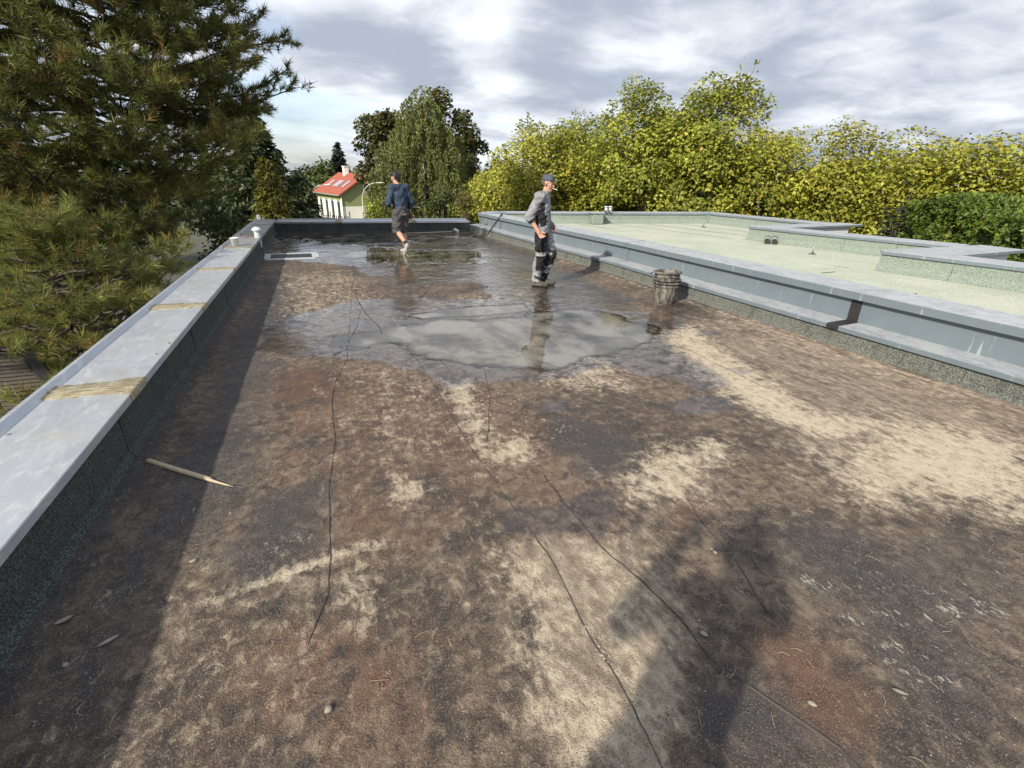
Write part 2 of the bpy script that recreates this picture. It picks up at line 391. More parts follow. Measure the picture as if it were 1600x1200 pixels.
M_STEEL = plain('bright_steel', (0.62, 0.63, 0.64), .25, .9, .1, 10, .05)
M_BLACK = plain('black_rubber', (0.016, 0.016, 0.017), .6, 0, .3, 30, .2)
M_RED = plain('red_cord', (0.42, 0.06, 0.035), .7, 0, .15, 30, .1)
def f_bucket(b, p, o):
    c = b.coord(); n = b.noise(b.scaled(c, (1, 1, .4)), 16, 7, .68, .5); n2 = b.noise(c, 60, 4)
    col = b.mix(b.step(n, .40, .62), (0.028, 0.027, 0.026), (0.20, 0.18, 0.15))
    col = b.mix(b.math('MULTIPLY', b.step(n2, .55, .68), .5), col, (0.29, 0.27, 0.24))
    setp(b, p, col, .75, 0, b.bump(n, .3, .01))
M_BUCKET = material('mortar_stained_rubber', f_bucket)
def f_ground(b, p, o):
    c = b.coord(); n = b.noise(c, .25, 7, .6); n2 = b.noise(c, 3.0, 6, .6)
    col = b.mix(b.step(n, .45, .58), (0.075, 0.072, 0.066), (0.045, 0.06, 0.022))
    col = b.mix(b.math('MULTIPLY', n2, .4), col, (0.12, 0.11, 0.09)); setp(b, p, col, .9, 0, b.bump(n2, .4, .05))
M_GROUND = material('earth_and_grass', f_ground)
M_ASPH = plain('street_asphalt', (0.085, 0.082, 0.080), .85, 0, .25, 1.5, .3)
M_PAVE = plain('pale_paving', (0.13, 0.125, 0.115), .85, 0, .2, 2.5, .2)
def f_bark(lo, hi):
    def f(b, p, o):
        c = b.coord(); n = b.noise(b.scaled(c, (3, 3, .6)), 9, 6, .65, .4)
        setp(b, p, b.mix(b.step(n, .35, .65), lo, hi), .9, 0, b.bump(n, .7, .03))
    return f
M_BARK = material('grey_brown_bark', f_bark((0.035, 0.027, 0.020), (0.13, 0.105, 0.08)))
M_BARK_PALE = material('pale_plane_bark', f_bark((0.14, 0.125, 0.085), (0.36, 0.34, 0.26)))
M_BARK_BIRCH = material('white_birch_bark', f_bark((0.10, 0.095, 0.085), (0.60, 0.58, 0.54)))
def leaf_mat(name, c0, c1, c2, trans=0.30, rough=.5):
    """c0..c1 by leaf tint, some c2 (withered); thin leaf lets light through."""
    def f(b, p, o):
        a = b.attr('tint'); s = b.add('ShaderNodeSeparateColor'); b.put(s.inputs[0], a.outputs['Color'])
        col = b.mix(s.outputs[0], c0, c1); col = b.mix(s.outputs[1], col, c2)
        v = b.math('ADD', 0.62, b.math('MULTIPLY', s.outputs[2], 0.76))
        cv = b.add('ShaderNodeCombineColor')
        for i in range(3): b.put(cv.inputs[i], v)
        col = b.mix(1.0, col, cv.outputs[0], 'MULTIPLY')
        setp(b, p, col, rough, 0, None, .35)
        tr = b.add('ShaderNodeBsdfTranslucent'); b.put(tr.inputs[0], col)
        mx = b.add('ShaderNodeMixShader'); mx.inputs[0].default_value = trans
        b.l.new(p.outputs[0], mx.inputs[1]); b.l.new(tr.outputs[0], mx.inputs[2]); b.l.new(mx.outputs[0], o.inputs[0])
    return material(name, f)
L_PLANE = leaf_mat('autumn_plane_leaf', (0.150, 0.185, 0.020), (0.40, 0.405, 0.065), (0.36, 0.22, 0.05), .34)
L_PLANE2 = leaf_mat('yellow_plane_leaf', (0.200, 0.220, 0.022), (0.43, 0.415, 0.068), (0.42, 0.26, 0.05), .34)
L_PINE = leaf_mat('pine_needle', (0.056, 0.074, 0.020), (0.225, 0.238, 0.058), (0.28, 0.165, 0.055), .38)
L_BIRCH = leaf_mat('birch_leaf', (0.110, 0.130, 0.038), (0.215, 0.235, 0.075), (0.24, 0.2, 0.06), .40)
L_MAPLE = leaf_mat('dark_maple_leaf', (0.050, 0.066, 0.018), (0.120, 0.125, 0.030), (0.13, 0.075, 0.026), .3)
L_WILLOW = leaf_mat('yellow_green_leaf', (0.20, 0.25, 0.03), (0.34, 0.38, 0.05), (0.24, 0.2, 0.03), .35)
L_CONIF = leaf_mat('dark_conifer_spray', (0.030, 0.044, 0.020), (0.075, 0.096, 0.034), (0.11, 0.10, 0.03), .15)
L_SPRUCE = leaf_mat('blue_spruce_spray', (0.020, 0.030, 0.022), (0.042, 0.055, 0.038), (0.05, 0.05, 0.03), .1)
L_HEDGE = leaf_mat('hedge_leaf', (0.055, 0.095, 0.014), (0.145, 0.205, 0.030), (0.13, 0.12, 0.02), .30)
L_SHRUB = leaf_mat('mixed_shrub_leaf', (0.05, 0.075, 0.02), (0.105, 0.125, 0.03), (0.13, 0.085, 0.025), .25)
L_BROWN = leaf_mat('bronze_shrub_leaf', (0.085, 0.085, 0.026), (0.15, 0.12, 0.035), (0.15, 0.07, 0.03), .25)
L_DARK = leaf_mat('dark_shrub_leaf', (0.014, 0.021, 0.008), (0.035, 0.045, 0.015), (0.055, 0.025, 0.022), .15)
L_GOLD = leaf_mat('golden_conifer_spray', (0.10, 0.115, 0.02), (0.20, 0.19, 0.032), (0.17, 0.11, 0.026), .25)

# ------------------------------------------------------------------ ground, street, building
GZ = -6.3
def sheet(name, pts, z, mat, kind='structure'):
    o = mesh_py(name, [(x, y, z) for x, y in pts], [tuple(range(len(pts)))], mat); tag(o, kind=kind); return o
sheet('ground', [(-900, -900), (900, -900), (900, 900), (-900, 900)], GZ, M_GROUND)
sheet('street', [(-40, 20.2), (-40, 26.5), (60, 36.5), (60, 30.2)], GZ + .004, M_ASPH)
sheet('courtyard', [(-18, -8), (-1.9, -8), (-1.9, 17.6), (-18, 17.0)], GZ + .008, M_PAVE)

LX = lambda y: -1.28 + 0.0456 * y              # inner edge of the left coping
RX = lambda y: 5.40 if y < 8 else 5.40 - (y - 8) * 0.0429
FY = lambda x: 16.20 - 0.107 * (x + .54)       # inner edge of the far coping
Y0 = -1.6
bld = empty('flat_roof_building', (2, 6, GZ), 0, 'white rendered building carrying the brown and the pale green flat roofs', 'building')
def prism(name, pts, z0, z1, mat, parent):
    n = len(pts); V = [(x, y, z0) for x, y in pts] + [(x, y, z1) for x, y in pts]
    F = [tuple(range(n - 1, -1, -1)), tuple(range(n, 2 * n))] + [(i, (i + 1) % n, n + (i + 1) % n, n + i) for i in range(n)]
    return mesh_py(name, V, F, mat, parent, False, True)
prism('outer_wall', [(LX(Y0) - .46, Y0 - .4), (6.0, Y0 - .4), (6.0, 7.9), (5.35, 15.9), (5.0, 16.0), (LX(16.6) - .46, FY(-.5) + .42)], GZ, -0.06, M_WALL, bld)
prism('wing_wall', [(6.02, Y0 - .4), (9.4, Y0 - .4), (8.95, 3.0), (8.75, 4.5), (10.6, 4.45), (10.35, 6.0), (9.9, 8.25), (12.5, 8.5), (12.45, 12.9), (7.5, 14.5), (5.55, 15.5), (6.02, 7.9)], GZ, 0.28, M_WALL, bld)

# ------------------------------------------------------------------ the wet brown roof
NX, NY = 300, 716
gx = np.linspace(-1.62, 5.72, NX); gy = np.linspace(-1.55, 16.55, NY)
X, Y = np.meshgrid(gx, gy)
SOFT = 2.6
def pmask(pts, soft=.08, amp=.25, seed=1, sc=1.6, z=0.0):
    """mask of a polygon given by photo points on the roof, edge broken by noise"""
    P = np.array([at(a, b, z)[:2] for a, b in pts]); n = len(P)
    d2 = np.full(X.shape, 1e9); inside = np.zeros(X.shape, bool)
    for i in range(n):
        A, B = P[i], P[(i + 1) % n]; e = B - A
        t = np.clip(((X - A[0]) * e[0] + (Y - A[1]) * e[1]) / (e @ e + 1e-9), 0, 1)
        d2 = np.minimum(d2, (X - A[0] - t * e[0]) ** 2 + (Y - A[1] - t * e[1]) ** 2)
        c = ((A[1] > Y) != (B[1] > Y)) & (X < (B[0] - A[0]) * (Y - A[1]) / (B[1] - A[1] + 1e-12) + A[0]); inside ^= c
    sd = np.where(inside, 1, -1) * np.sqrt(d2) + (fbm(X, Y, sc, 6, seed, .6) - .5) * amp * 2
    soft = soft * SOFT; return sstep(sd, -soft, soft)
cream = np.zeros(X.shape); rust = np.zeros(X.shape); dark = np.zeros(X.shape); wet = np.zeros(X.shape); moss = np.zeros(X.shape); tan = np.zeros(X.shape); crust = np.full(X.shape, .36)
def up(a, m, w=1.0): np.maximum(a, m * w, out=a)
# dried pale sediment
up(cream, pmask([(1290, 715), (1390, 650), (1500, 672), (1640, 700), (1640, 815), (1480, 780), (1330, 790)], .18, .22, 2), .95)
up(cream, pmask([(1010, 520), (1090, 505), (1150, 560), (1270, 640), (1400, 660), (1300, 690), (1180, 650), (1110, 610), (1060, 560)], .12, .16, 3), .85)
up(cream, pmask([(960, 745), (1040, 700), (1130, 690), (1120, 760), (1060, 790), (980, 780)], .10, .12, 4), .85)
up(cream, pmask([(690, 600), (740, 595), (780, 690), (830, 680), (850, 720), (770, 740), (720, 690)], .07, .08, 5), .75)
up(cream, pmask([(760, 850), (830, 860), (900, 1010), (1000, 1200), (880, 1200), (820, 1010), (770, 930)], .10, .08, 6), .72)
up(cream, pmask([(900, 850), (970, 860), (1060, 960), (1010, 1200), (960, 1200)], .10, .05, 36), .52)
up(cream, pmask([(530, 910), (580, 890), (600, 960), (560, 1000)], .06, .05, 7), .6)
up(cream, pmask([(600, 740), (680, 745), (660, 790), (610, 790)], .05, .06, 8), .6)
up(cream, pmask([(620, 846), (540, 872), (440, 915), (330, 950), (270, 955), (340, 925), (450, 890), (560, 850)], .02, .03, 9), .8)
up(cream, pmask([(420, 1040), (480, 1000), (520, 960), (460, 1090)], .06, .04, 10), .45)
up(cream, pmask([(860, 520), (960, 560), (1000, 610), (900, 620), (830, 600)], .08, .15, 11), .5)
up(cream, pmask([(520, 570), (660, 560), (720, 700), (600, 740), (540, 680)], .2, .2, 12), .34)
up(cream, pmask([(430, 430), (540, 420), (600, 470), (520, 500), (420, 500)], .2, .2, 13), .36)
up(cream, pmask([(640, 470), (820, 450), (900, 470), (860, 490), (700, 500)], .2, .3, 14), .4)
up(cream, pmask([(1080, 500), (1620, 690), (1620, 640), (1150, 480)], .2, .2, 33), .36)
up(cream, pmask([(230, 960), (420, 900), (470, 960), (400, 1200), (160, 1200)], .3, .2, 34), .34)
up(tan, pmask([(790, 850), (880, 838), (960, 850), (1075, 960), (1030, 1210), (850, 1210), (830, 1020)], .06, .06, 80), .95)
up(tan, pmask([(740, 900), (830, 870), (860, 1010), (870, 1200), (760, 1200)], .12, .12, 81), .55)
up(tan, pmask([(1080, 500), (1160, 490), (1640, 640), (1640, 830), (1400, 800), (1240, 720), (1130, 640)], .15, .2, 82), .62)
up(tan, pmask([(960, 830), (1010, 800), (1080, 870), (1070, 960)], .06, .05, 97), .5)
up(tan, pmask([(1100, 460), (1640, 625), (1640, 680), (1250, 560)], .10, .15, 83), .42)
up(tan, pmask([(420, 430), (560, 420), (600, 470), (440, 520)], .2, .2, 84), .42)
up(tan, pmask([(520, 580), (700, 570), (800, 720), (640, 800), (520, 740)], .3, .3, 85), .42)
up(tan, pmask([(940, 740), (1120, 690), (1140, 790), (1010, 830)], .12, .15, 86), .6)
up(tan, pmask([(260, 920), (500, 860), (620, 850), (560, 960), (300, 980)], .10, .1, 87), .42)
up(tan, pmask([(640, 850), (760, 840), (780, 1000), (660, 1000)], .15, .15, 88), .45)
up(cream, pmask([(800, 880), (850, 870), (900, 960), (880, 1010), (830, 960)], .06, .06, 89), .7)
# rusty algae brown
up(rust, pmask([(350, 560), (620, 550), (1000, 640), (1000, 800), (620, 900), (360, 840)], .5, .4, 90), .66)
up(rust, pmask([(200, 980), (560, 900), (800, 950), (860, 1200), (160, 1200)], .4, .3, 91), .62)
up(rust, pmask([(1080, 900), (1640, 860), (1640, 1200), (1080, 1200)], .4, .3, 92), .50)
up(rust, pmask([(1120, 500), (1640, 700), (1640, 640), (1160, 470)], .2, .2, 93), .5)
up(rust, pmask([(430, 570), (560, 560), (560, 720), (440, 740), (380, 640)], .3, .3, 15), .80)
up(rust, pmask([(520, 760), (650, 750), (640, 860), (520, 870)], .2, .25, 16), .85)
up(rust, pmask([(300, 1000), (520, 940), (700, 980), (760, 1200), (260, 1200)], .25, .2, 17), .72)
up(rust, pmask([(1160, 960), (1300, 1000), (1400, 1160), (1260, 1200), (1180, 1060)], .12, .12, 18), .9)
up(rust, pmask([(840, 650), (980, 660), (960, 760), (850, 720)], .15, .2, 19), .75)
up(rust, pmask([(1040, 770), (1100, 760), (1110, 820), (1050, 830)], .08, .08, 20), .8)
up(rust, pmask([(700, 680), (760, 700), (760, 800), (690, 780)], .1, .1, 21), .6)
up(rust, pmask([(150, 960), (230, 950), (220, 1000), (120, 1020)], .05, .06, 22), .7)
# dark bare bitumen, with one patch of painted shadow
up(dark, pmask([(390, 770), (500, 750), (510, 850), (420, 940), (300, 960), (330, 860)], .12, .18, 23), .9)
up(dark, pmask([(850, 640), (1010, 690), (990, 750), (920, 750), (840, 700)], .1, .2, 24), .85)
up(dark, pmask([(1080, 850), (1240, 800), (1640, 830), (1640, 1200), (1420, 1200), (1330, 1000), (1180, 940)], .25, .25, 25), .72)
up(dark, pmask([(330, 700), (250, 760), (0, 1050), (0, 1200), (90, 1200), (250, 960), (380, 800)], .2, .15, 26), .6)
up(dark, pmask([(400, 430), (480, 430), (445, 560), (420, 700), (340, 900), (170, 1200), (0, 1200), (0, 1050), (230, 740), (360, 500)], .2, .2, 94), .80)
up(dark, pmask([(1075, 800), (1300, 785), (1640, 830), (1640, 1200), (1020, 1200), (1045, 980)], .03, .06, 37), .36)  # photographer's shadow painted into the colour, over real dark stains
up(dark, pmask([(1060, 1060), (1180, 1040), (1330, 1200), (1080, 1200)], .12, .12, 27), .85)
up(dark, pmask([(600, 800), (670, 790), (660, 840), (600, 840)], .06, .08, 28), .7)
# crusted zones
up(crust, pmask([(500, 560), (700, 560), (1000, 620), (900, 760), (640, 800), (520, 740)], .3, .2, 29), .72)
up(crust, pmask([(1100, 860), (1640, 880), (1640, 1200), (1400, 1160), (1180, 950)], .3, .2, 30), .85)
up(crust, pmask([(330, 800), (520, 780), (480, 930), (300, 980), (220, 960)], .15, .12, 31), .75)
up(crust, pmask([(100, 900), (420, 880), (400, 1200), (60, 1200)], .3, .2, 32), .5)
# damp patches and the puddle
SOFT = 1.0
up(wet, pmask([(775, 800), (800, 790), (870, 795), (905, 770), (955, 760), (965, 800), (940, 850), (890, 835), (840, 840), (780, 840)], .03, .05, 40, 3.), .62)
up(wet, pmask([(1050, 630), (1090, 618), (1140, 625), (1150, 640), (1090, 652), (1055, 645)], .03, .06, 41, 3.), .75)
up(wet, pmask([(830, 630), (880, 622), (900, 640), (850, 652)], .05, .06, 42, 3.), .7)
up(wet, pmask([(1060, 590), (1000, 590), (900, 560), (1010, 520), (1060, 545), (1140, 600), (1090, 612)], .05, .10, 43, 2.), .72)
up(wet, pmask([(1080, 512), (1130, 520), (1110, 528)], .03, .05, 44, 3.), .6)
up(wet, pmask([(1130, 575), (1185, 580), (1160, 588)], .03, .05, 45, 3.), .55)
up(wet, pmask([(400, 520), (470, 490), (560, 470), (640, 465), (900, 470), (1060, 500), (1050, 545), (900, 590), (760, 600), (700, 610), (600, 560), (480, 560), (410, 545)], .12, .22, 46), .95)
up(wet, pmask([(430, 405), (560, 420), (620, 445), (760, 440), (860, 420), (900, 395), (740, 366), (430, 364)], .25, .45, 47), .9)
up(wet, pmask([(690, 380), (880, 420), (1000, 470), (900, 480), (760, 470)], .2, .4, 48), .72)
up(wet, pmask([(1045, 470), (1090, 480), (1060, 500), (1010, 492)], .05, .08, 55), .6)
pud = pmask([(500, 515), (560, 498), (640, 505), (690, 495), (760, 500), (890, 482), (960, 488), (1040, 515), (1010, 540), (930, 560), (850, 582), (760, 584), (690, 560), (620, 545), (560, 548), (510, 540)], .22, .30, 50)
pud = np.maximum(pud, pmask([(640, 492), (700, 482), (820, 474), (830, 486), (740, 494), (660, 499)], .10, .10, 51) * .95)
far_p = pmask([(520, 395), (585, 388), (740, 392), (760, 408), (650, 412), (560, 408)], .25, 1.0, 52, 2.4) * .8
far_q = pmask([(470, 368), (640, 366), (720, 372), (600, 384), (500, 382)], .5, 1.2, 53, 2.2) * .9
up(moss, pmask([(585, 393), (640, 390), (660, 398), (640, 404), (590, 402)], .1, .2, 54), .8)
up(moss, pmask([(640, 400), (740, 398), (750, 410), (660, 411)], .1, .3, 56), .7)
pud *= np.clip(.55 + .45 * sstep(X - .28 * (Y - 7), .6, 2.0) + (fbm(X, Y, 2.6, 4, 57) - .5) * .9, 0, 1)
pool = np.maximum.reduce([pud, far_p, far_q]); up(wet, sstep(pool, .02, .22), 1.0)
rel = (fbm(X, Y, .5, 4, 60) - .5) * .010 + (fbm(X, Y, 2.2, 5, 61, .6) - .5) * .012 + (fbm(X, Y, 9.0, 3, 62) - .5) * .0035
Z = rel * (1 - .25 * pool) + (fbm(X, Y, 3.2, 6, 63, .66) - .5) * .022 * pool + .0065 * (1 - pool) - .0125 * sstep(pool, .25, .95)
# smears of dirt along both upstands
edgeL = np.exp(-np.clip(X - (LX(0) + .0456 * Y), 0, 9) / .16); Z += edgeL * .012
rx = np.where(Y < 8, 5.40, 5.40 - (Y - 8) * .0429); edgeR = np.exp(-np.clip(rx - X, 0, 9) / .10); Z += edgeR * .02
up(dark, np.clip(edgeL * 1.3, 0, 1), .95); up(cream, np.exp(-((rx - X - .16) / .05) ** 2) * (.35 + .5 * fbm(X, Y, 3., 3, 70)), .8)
V = np.stack([X, Y, Z], -1).reshape(-1, 3)
idx = np.arange(NX * NY).reshape(NY, NX)
Q = np.stack([idx[:-1, :-1], idx[:-1, 1:], idx[1:, 1:], idx[1:, :-1]], -1).reshape(-1, 4)
def fast_mesh(name, V, Q, tint=None, attrs=None):
    me = bpy.data.meshes.new(name); k = Q.shape[1]
    me.vertices.add(len(V)); me.vertices.foreach_set('co', np.ascontiguousarray(V, np.float32).ravel())
    me.loops.add(Q.size); me.loops.foreach_set('vertex_index', np.ascontiguousarray(Q, np.int32).ravel())
    me.polygons.add(len(Q)); me.polygons.foreach_set('loop_start', np.arange(0, Q.size, k, dtype=np.int32))
    me.polygons.foreach_set('loop_total', np.full(len(Q), k, np.int32))
    for an, arr in (attrs or {}).items():
        a = me.attributes.new(an, 'FLOAT_COLOR', 'POINT'); a.data.foreach_set('color', np.ascontiguousarray(arr, np.float32).ravel())
    me.update(calc_edges=True); return me
one = np.ones(X.size)
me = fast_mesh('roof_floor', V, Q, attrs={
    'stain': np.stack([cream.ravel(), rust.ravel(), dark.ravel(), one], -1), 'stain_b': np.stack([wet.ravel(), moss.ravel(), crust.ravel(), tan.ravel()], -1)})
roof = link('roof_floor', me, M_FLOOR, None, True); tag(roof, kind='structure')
def hz(x, y):
    i = int(np.clip(round((x - gx[0]) / (gx[1] - gx[0])), 0, NX - 1)); j = int(np.clip(round((y - gy[0]) / (gy[1] - gy[0])), 0, NY - 1))
    return float(Z[j, i])
# standing water: flat sheets that show where the roof dips below them
WL = -0.0022
def puddle(m, name):
    g = sstep(m, 0.02, 0.12) > 0; i2 = idx[::2, ::2]; Q2 = np.stack([i2[:-1, :-1], i2[:-1, 1:], i2[1:, 1:], i2[1:, :-1]], -1).reshape(-1, 4); sel = g.ravel()[Q2].any(1); q = Q2[sel]; u, inv = np.unique(q.ravel(), return_inverse=True)
    vv = V[u].copy(); dp = np.clip(WL - vv[:, 2], 0, 1); vv[:, 2] = WL; me = fast_mesh(name, vv, inv.reshape(-1, 4))
    a = me.attributes.new('depth', 'FLOAT', 'POINT'); a.data.foreach_set('value', dp.astype(np.float32)); o = link(name, me, M_WATER, None, True); tag(o, kind='structure')
puddle(pud, 'puddle'); puddle(np.maximum(far_p, far_q), 'puddle')

# membrane seams and open cracks: ragged raised bitumen edges lying on the roof
def seam(pts, w=.012, h=.006, seed=0, name='membrane_seam', pxs=True):
    rng = np.random.default_rng(seed + 500)
    P = np.array([at(a, b)[:2] if pxs else (a, b) for a, b in pts]); path = []
    for i in range(len(P) - 1):
        L = np.linalg.norm(P[i + 1] - P[i]); n = max(2, int(L / .035))
        for k in range(n): path.append(P[i] + (P[i + 1] - P[i]) * k / n)
    path.append(P[-1]); path = np.array(path)
    s = np.arange(len(path)) * .035
    tn = np.gradient(path, axis=0); tn /= np.linalg.norm(tn, axis=1)[:, None] + 1e-9; nr = np.stack([tn[:, 1], -tn[:, 0]], -1)
    j = (fbm(s, s * 0 + seed, 1.6, 4, seed) - .5) * .05 + (rng.random(len(s)) - .5) * .004
    path = path + nr * j[:, None]; VV, F = [], []
    for i in range(len(path)):
        ww = w * .36 * (-.12 + 1.75 * fbm(np.array([s[i]]), np.array([seed * 3.1]), 4., 3, seed + 9)[0]); ww = max(ww, w * .06) * min(1, (i + 1) / 4, (len(path) - i) / 4)
        hh = h * .6 * (.4 + rng.random()); zc = hz(*path[i])
        for (u, z) in ((-1.3, -.004), (-.55, hh), (.15, hh * .9), (.5, .0008), (1.2, -.004)):
            VV.append((*(path[i] + nr[i] * u * ww), zc + z))
    for i in range(len(path) - 1):
        for k in range(4): F.append((i * 5 + k, (i + 1) * 5 + k, (i + 1) * 5 + k + 1, i * 5 + k + 1))
    return mesh_py(name, VV, F, M_SEAM, roof, False)
SEAMS = [
    ([(612, 500), (640, 545), (700, 640), (745, 715), (800, 792), (860, 880), (920, 985), (960, 1050), (1010, 1150), (1040, 1215)], .010, .005),
    ([(850, 745), (880, 785), (935, 850), (1000, 905), (1065, 970), (1110, 1030), (1200, 1095), (1310, 1175), (1350, 1215)], .016, .009),
    ([(1075, 780), (1095, 815), (1150, 880), (1200, 960)], .010, .006),
    ([(1180, 850), (1230, 900), (1320, 960), (1450, 1060), (1600, 1180)], .007, .004),
    ([(553, 430), (548, 470), (545, 520), (541, 560), (524, 600), (518, 640), (522, 690), (512, 760), (513, 820), (517, 870), (512, 930), (480, 1010)], .012, .007),
    ([(553, 455), (570, 490), (592, 512), (600, 526)], .030, .012),
    ([(562, 485), (558, 510), (540, 545), (520, 556)], .016, .008),
    ([(592, 520), (574, 545), (570, 556)], .014, .006),
    ([(640, 512), (665, 545), (705, 580)], .012, .006),
    ([(668, 528), (690, 556), (700, 566)], .014, .006),
    ([(755, 575), (765, 620), (763, 670), (760, 690)], .012, .007),
    ([(678, 442), (665, 458), (655, 470)], .018, .010),
    ([(548, 385), (550, 410), (553, 430)], .012, .006),
    ([(1060, 540), (1130, 575), (1200, 610)], .008, .005),
    ([(1050, 660), (1040, 700), (1036, 720)], .007, .005),
    ([(1270, 560), (1330, 600), (1400, 640)], .010, .005),
]
for i, (pts, w, h) in enumerate(SEAMS): seam(pts, w, h, i + 1)

# ------------------------------------------------------------------ left and far parapets
def disc(name, c, r, mat, parent, h=.006):
    return lathe(name, [(0.0001, h), (r * .7, h), (r, h * .4), (r, 0)], mat, parent, 14, local(parent, [c])[0])
lp = empty('roof_parapet', (LX(6) - .25, 6, 0), 0, 'low parapet on the left of the brown roof with pale zinc coping sheets', 'parapet')
JY = [Y0, 1.48, 3.75, 6.03, 8.30, 10.57, 12.85, 15.0, 16.62]
pt = lambda y: (LX(y), y)
strip('core', [(-.50, -.3), (-.045, -.3), (-.045, .325), (-.50, .325)], pt(Y0), pt(16.5), M_WALL, lp)
y = Y0; k = 0
while y < 16.25:
    y2 = min(y + 1.0, 16.3); e = .004 * (k % 2)
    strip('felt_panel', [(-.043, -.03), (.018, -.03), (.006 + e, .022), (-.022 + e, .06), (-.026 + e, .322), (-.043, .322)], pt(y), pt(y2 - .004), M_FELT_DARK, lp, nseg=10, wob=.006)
    y = y2; k += 1
COP = [(0, .312), (0, .358), (-.004, .362), (-.455, .369), (-.492, .402), (-.515, .405), (-.535, .30), (-.530, .30), (-.511, .400), (-.494, .397), (-.457, .364), (-.006, .357), (-.004, .312)]
for i in range(len(JY) - 1):
    strip('coping_sheet', COP, pt(JY[i] + .004), pt(JY[i + 1] - .004), M_ZINC if JY[i] < 10.4 else M_ZINC_DULL, lp, nseg=8, wob=.0025)  # darker zinc on the sheets towards the far end
def joint_band(A, B, w, dz, par, seed):
    """brushed on sealant with ragged edges, following the sheet from its raised lip over the front drip edge"""
    rg = np.random.default_rng(seed); A = np.array(A, float); t = np.array(B, float) - A; t /= np.linalg.norm(t); nr = np.array([t[1], -t[0]])
    pr = [(-.470, .3795), (-.456, .3715)] + [(-.456 + .45 * k / 22, .3715 - .0075 * k / 22) for k in range(1, 23)] + [(.0035, .3605), (.0035, .312)]
    V, F = [], []; e0 = np.cumsum(rg.normal(size=len(pr))) * .006; e1 = np.cumsum(rg.normal(size=len(pr))) * .006
    for k, (u, z) in enumerate(pr):
        a0 = -w + np.clip(e0[k] - e0.mean(), -.03, .03) + rg.normal() * .006; a1 = w + np.clip(e1[k] - e1.mean(), -.03, .03) + rg.normal() * .006
        for q, lift in ((a0, -.004), (a0 + .006, .0016), (0, .0026 + rg.random() * .002), (a1 - .006, .0016), (a1, -.004)):
            out = .0022 if k > len(pr) - 3 else 0
            p = A + t * q + nr * (u + out * (lift > 0)); V.append((p[0], p[1], z + dz + (lift if k < len(pr) - 2 else 0)))
    for k in range(len(pr) - 1):
        for q in range(4): F.append((k * 5 + q, k * 5 + q + 1, k * 5 + q + 6, k * 5 + q + 5))
    o = mesh_py('joint_band', V, F, M_JOINT, par, True, True)
    if o.data.polygons[40].normal.z < 0: o.data.flip_normals()
for i, jy in enumerate(JY[1:-1]):
    joint_band(pt(jy), pt(jy + 1), (.09, .13, .12, .10, .10, .10, .1)[i], 0, lp, 600 + i)
for (px, py) in ((12, 680), (118, 583), (185, 526), (243, 553), (263, 536), (318, 441)):
    c = at(px, py, .365); disc('fixing_cap', (c[0], c[1], .3635), .022 if px < 200 else .012, M_ZINC_DULL, lp)
fp = empty('roof_parapet', (2.2, 16.2, 0), 0, 'dark stained parapet closing the far end of the brown roof', 'parapet')
fpt = lambda x: (x, FY(x))
strip('core', [(-.50, -.3), (-.045, -.3), (-.045, .30), (-.50, .30)], fpt(-.62), fpt(5.05), M_WALL, fp)
x = -.60; k = 0
while x < 5.04:
    x2 = min(x + 1.0, 5.06); e = .004 * (k % 2)
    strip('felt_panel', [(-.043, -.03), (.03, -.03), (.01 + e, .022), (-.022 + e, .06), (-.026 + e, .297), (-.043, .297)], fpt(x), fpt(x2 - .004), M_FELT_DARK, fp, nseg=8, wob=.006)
    x = x2; k += 1
FJ = [-.53, 1.18, 3.3, 5.02]
dz = -.026
for i in range(3):
    strip('coping_sheet', [(u, z + dz) for u, z in COP], fpt(FJ[i] + .004), fpt(FJ[i + 1] - .004), M_ZINC_DULL if i == 0 else M_ZINC, fp, nseg=6, wob=.002)
for jx in FJ[1:-1]: joint_band(fpt(jx), fpt(jx + 1), .1, dz, fp, 620 + int(jx))

# ------------------------------------------------------------------ right stepped parapet in grey coated steel
rp = empty('stepped_parapet', (5.6, 7, 0), 0, 'stepped blue grey steel parapet between the brown roof and the pale green roof', 'parapet')
rpt = lambda yy: (RX(yy), yy)
def rstrips(name, prof, cuts, mat, gap=.003, nseg=6, wob=.0):
    for a, b in zip(cuts[:-1], cuts[1:]):
        if a < 8 < b: segs = [(a, 8.0), (8.0, b)]
        else: segs = [(a, b)]
        for s, t in segs: strip(name, prof, rpt(s + gap), rpt(t - gap), mat, rp, nseg=nseg, wob=wob)
rstrips('core', [(.32, -.3), (.60, -.3), (.60, .57), (.32, .57)], [Y0, 8, 15.6], M_WALL, 0, 1)
rstrips('core', [(.03, -.3), (.318, -.3), (.318, .198), (.03, .198)], [Y0, 8, 15.6], M_WALL, 0, 1)
k = 0
cuts = [Y0] + [.2 + i * 1.05 for i in range(15)] + [15.6]
for a, b in zip(cuts[:-1], cuts[1:]):
    e = .004 * (k % 2); k += 1
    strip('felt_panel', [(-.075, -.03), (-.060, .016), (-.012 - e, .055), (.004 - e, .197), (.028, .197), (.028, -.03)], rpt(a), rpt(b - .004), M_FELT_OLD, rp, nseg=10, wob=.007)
CU = [Y0, .9, 3.60, 6.2, 8.55, 11.0, 13.3, 15.62]
LEDGE = [(-.036, .186), (-.036, .230), (-.031, .236), (.286, .246), (.286, .21), (-.028, .205), (-.032, .186)]
rstrips('ledge_sheet', LEDGE, CU, M_COATED, .002, 5, .001)
FU = [Y0, .9, 3.58, 5.9, 8.2, 10.3, 12.0, 13.8, 15.62]
rstrips('fascia_sheet', [(.288, .2), (.288, .56), (.316, .56), (.316, .2)], FU, M_COATED, .0015, 2)
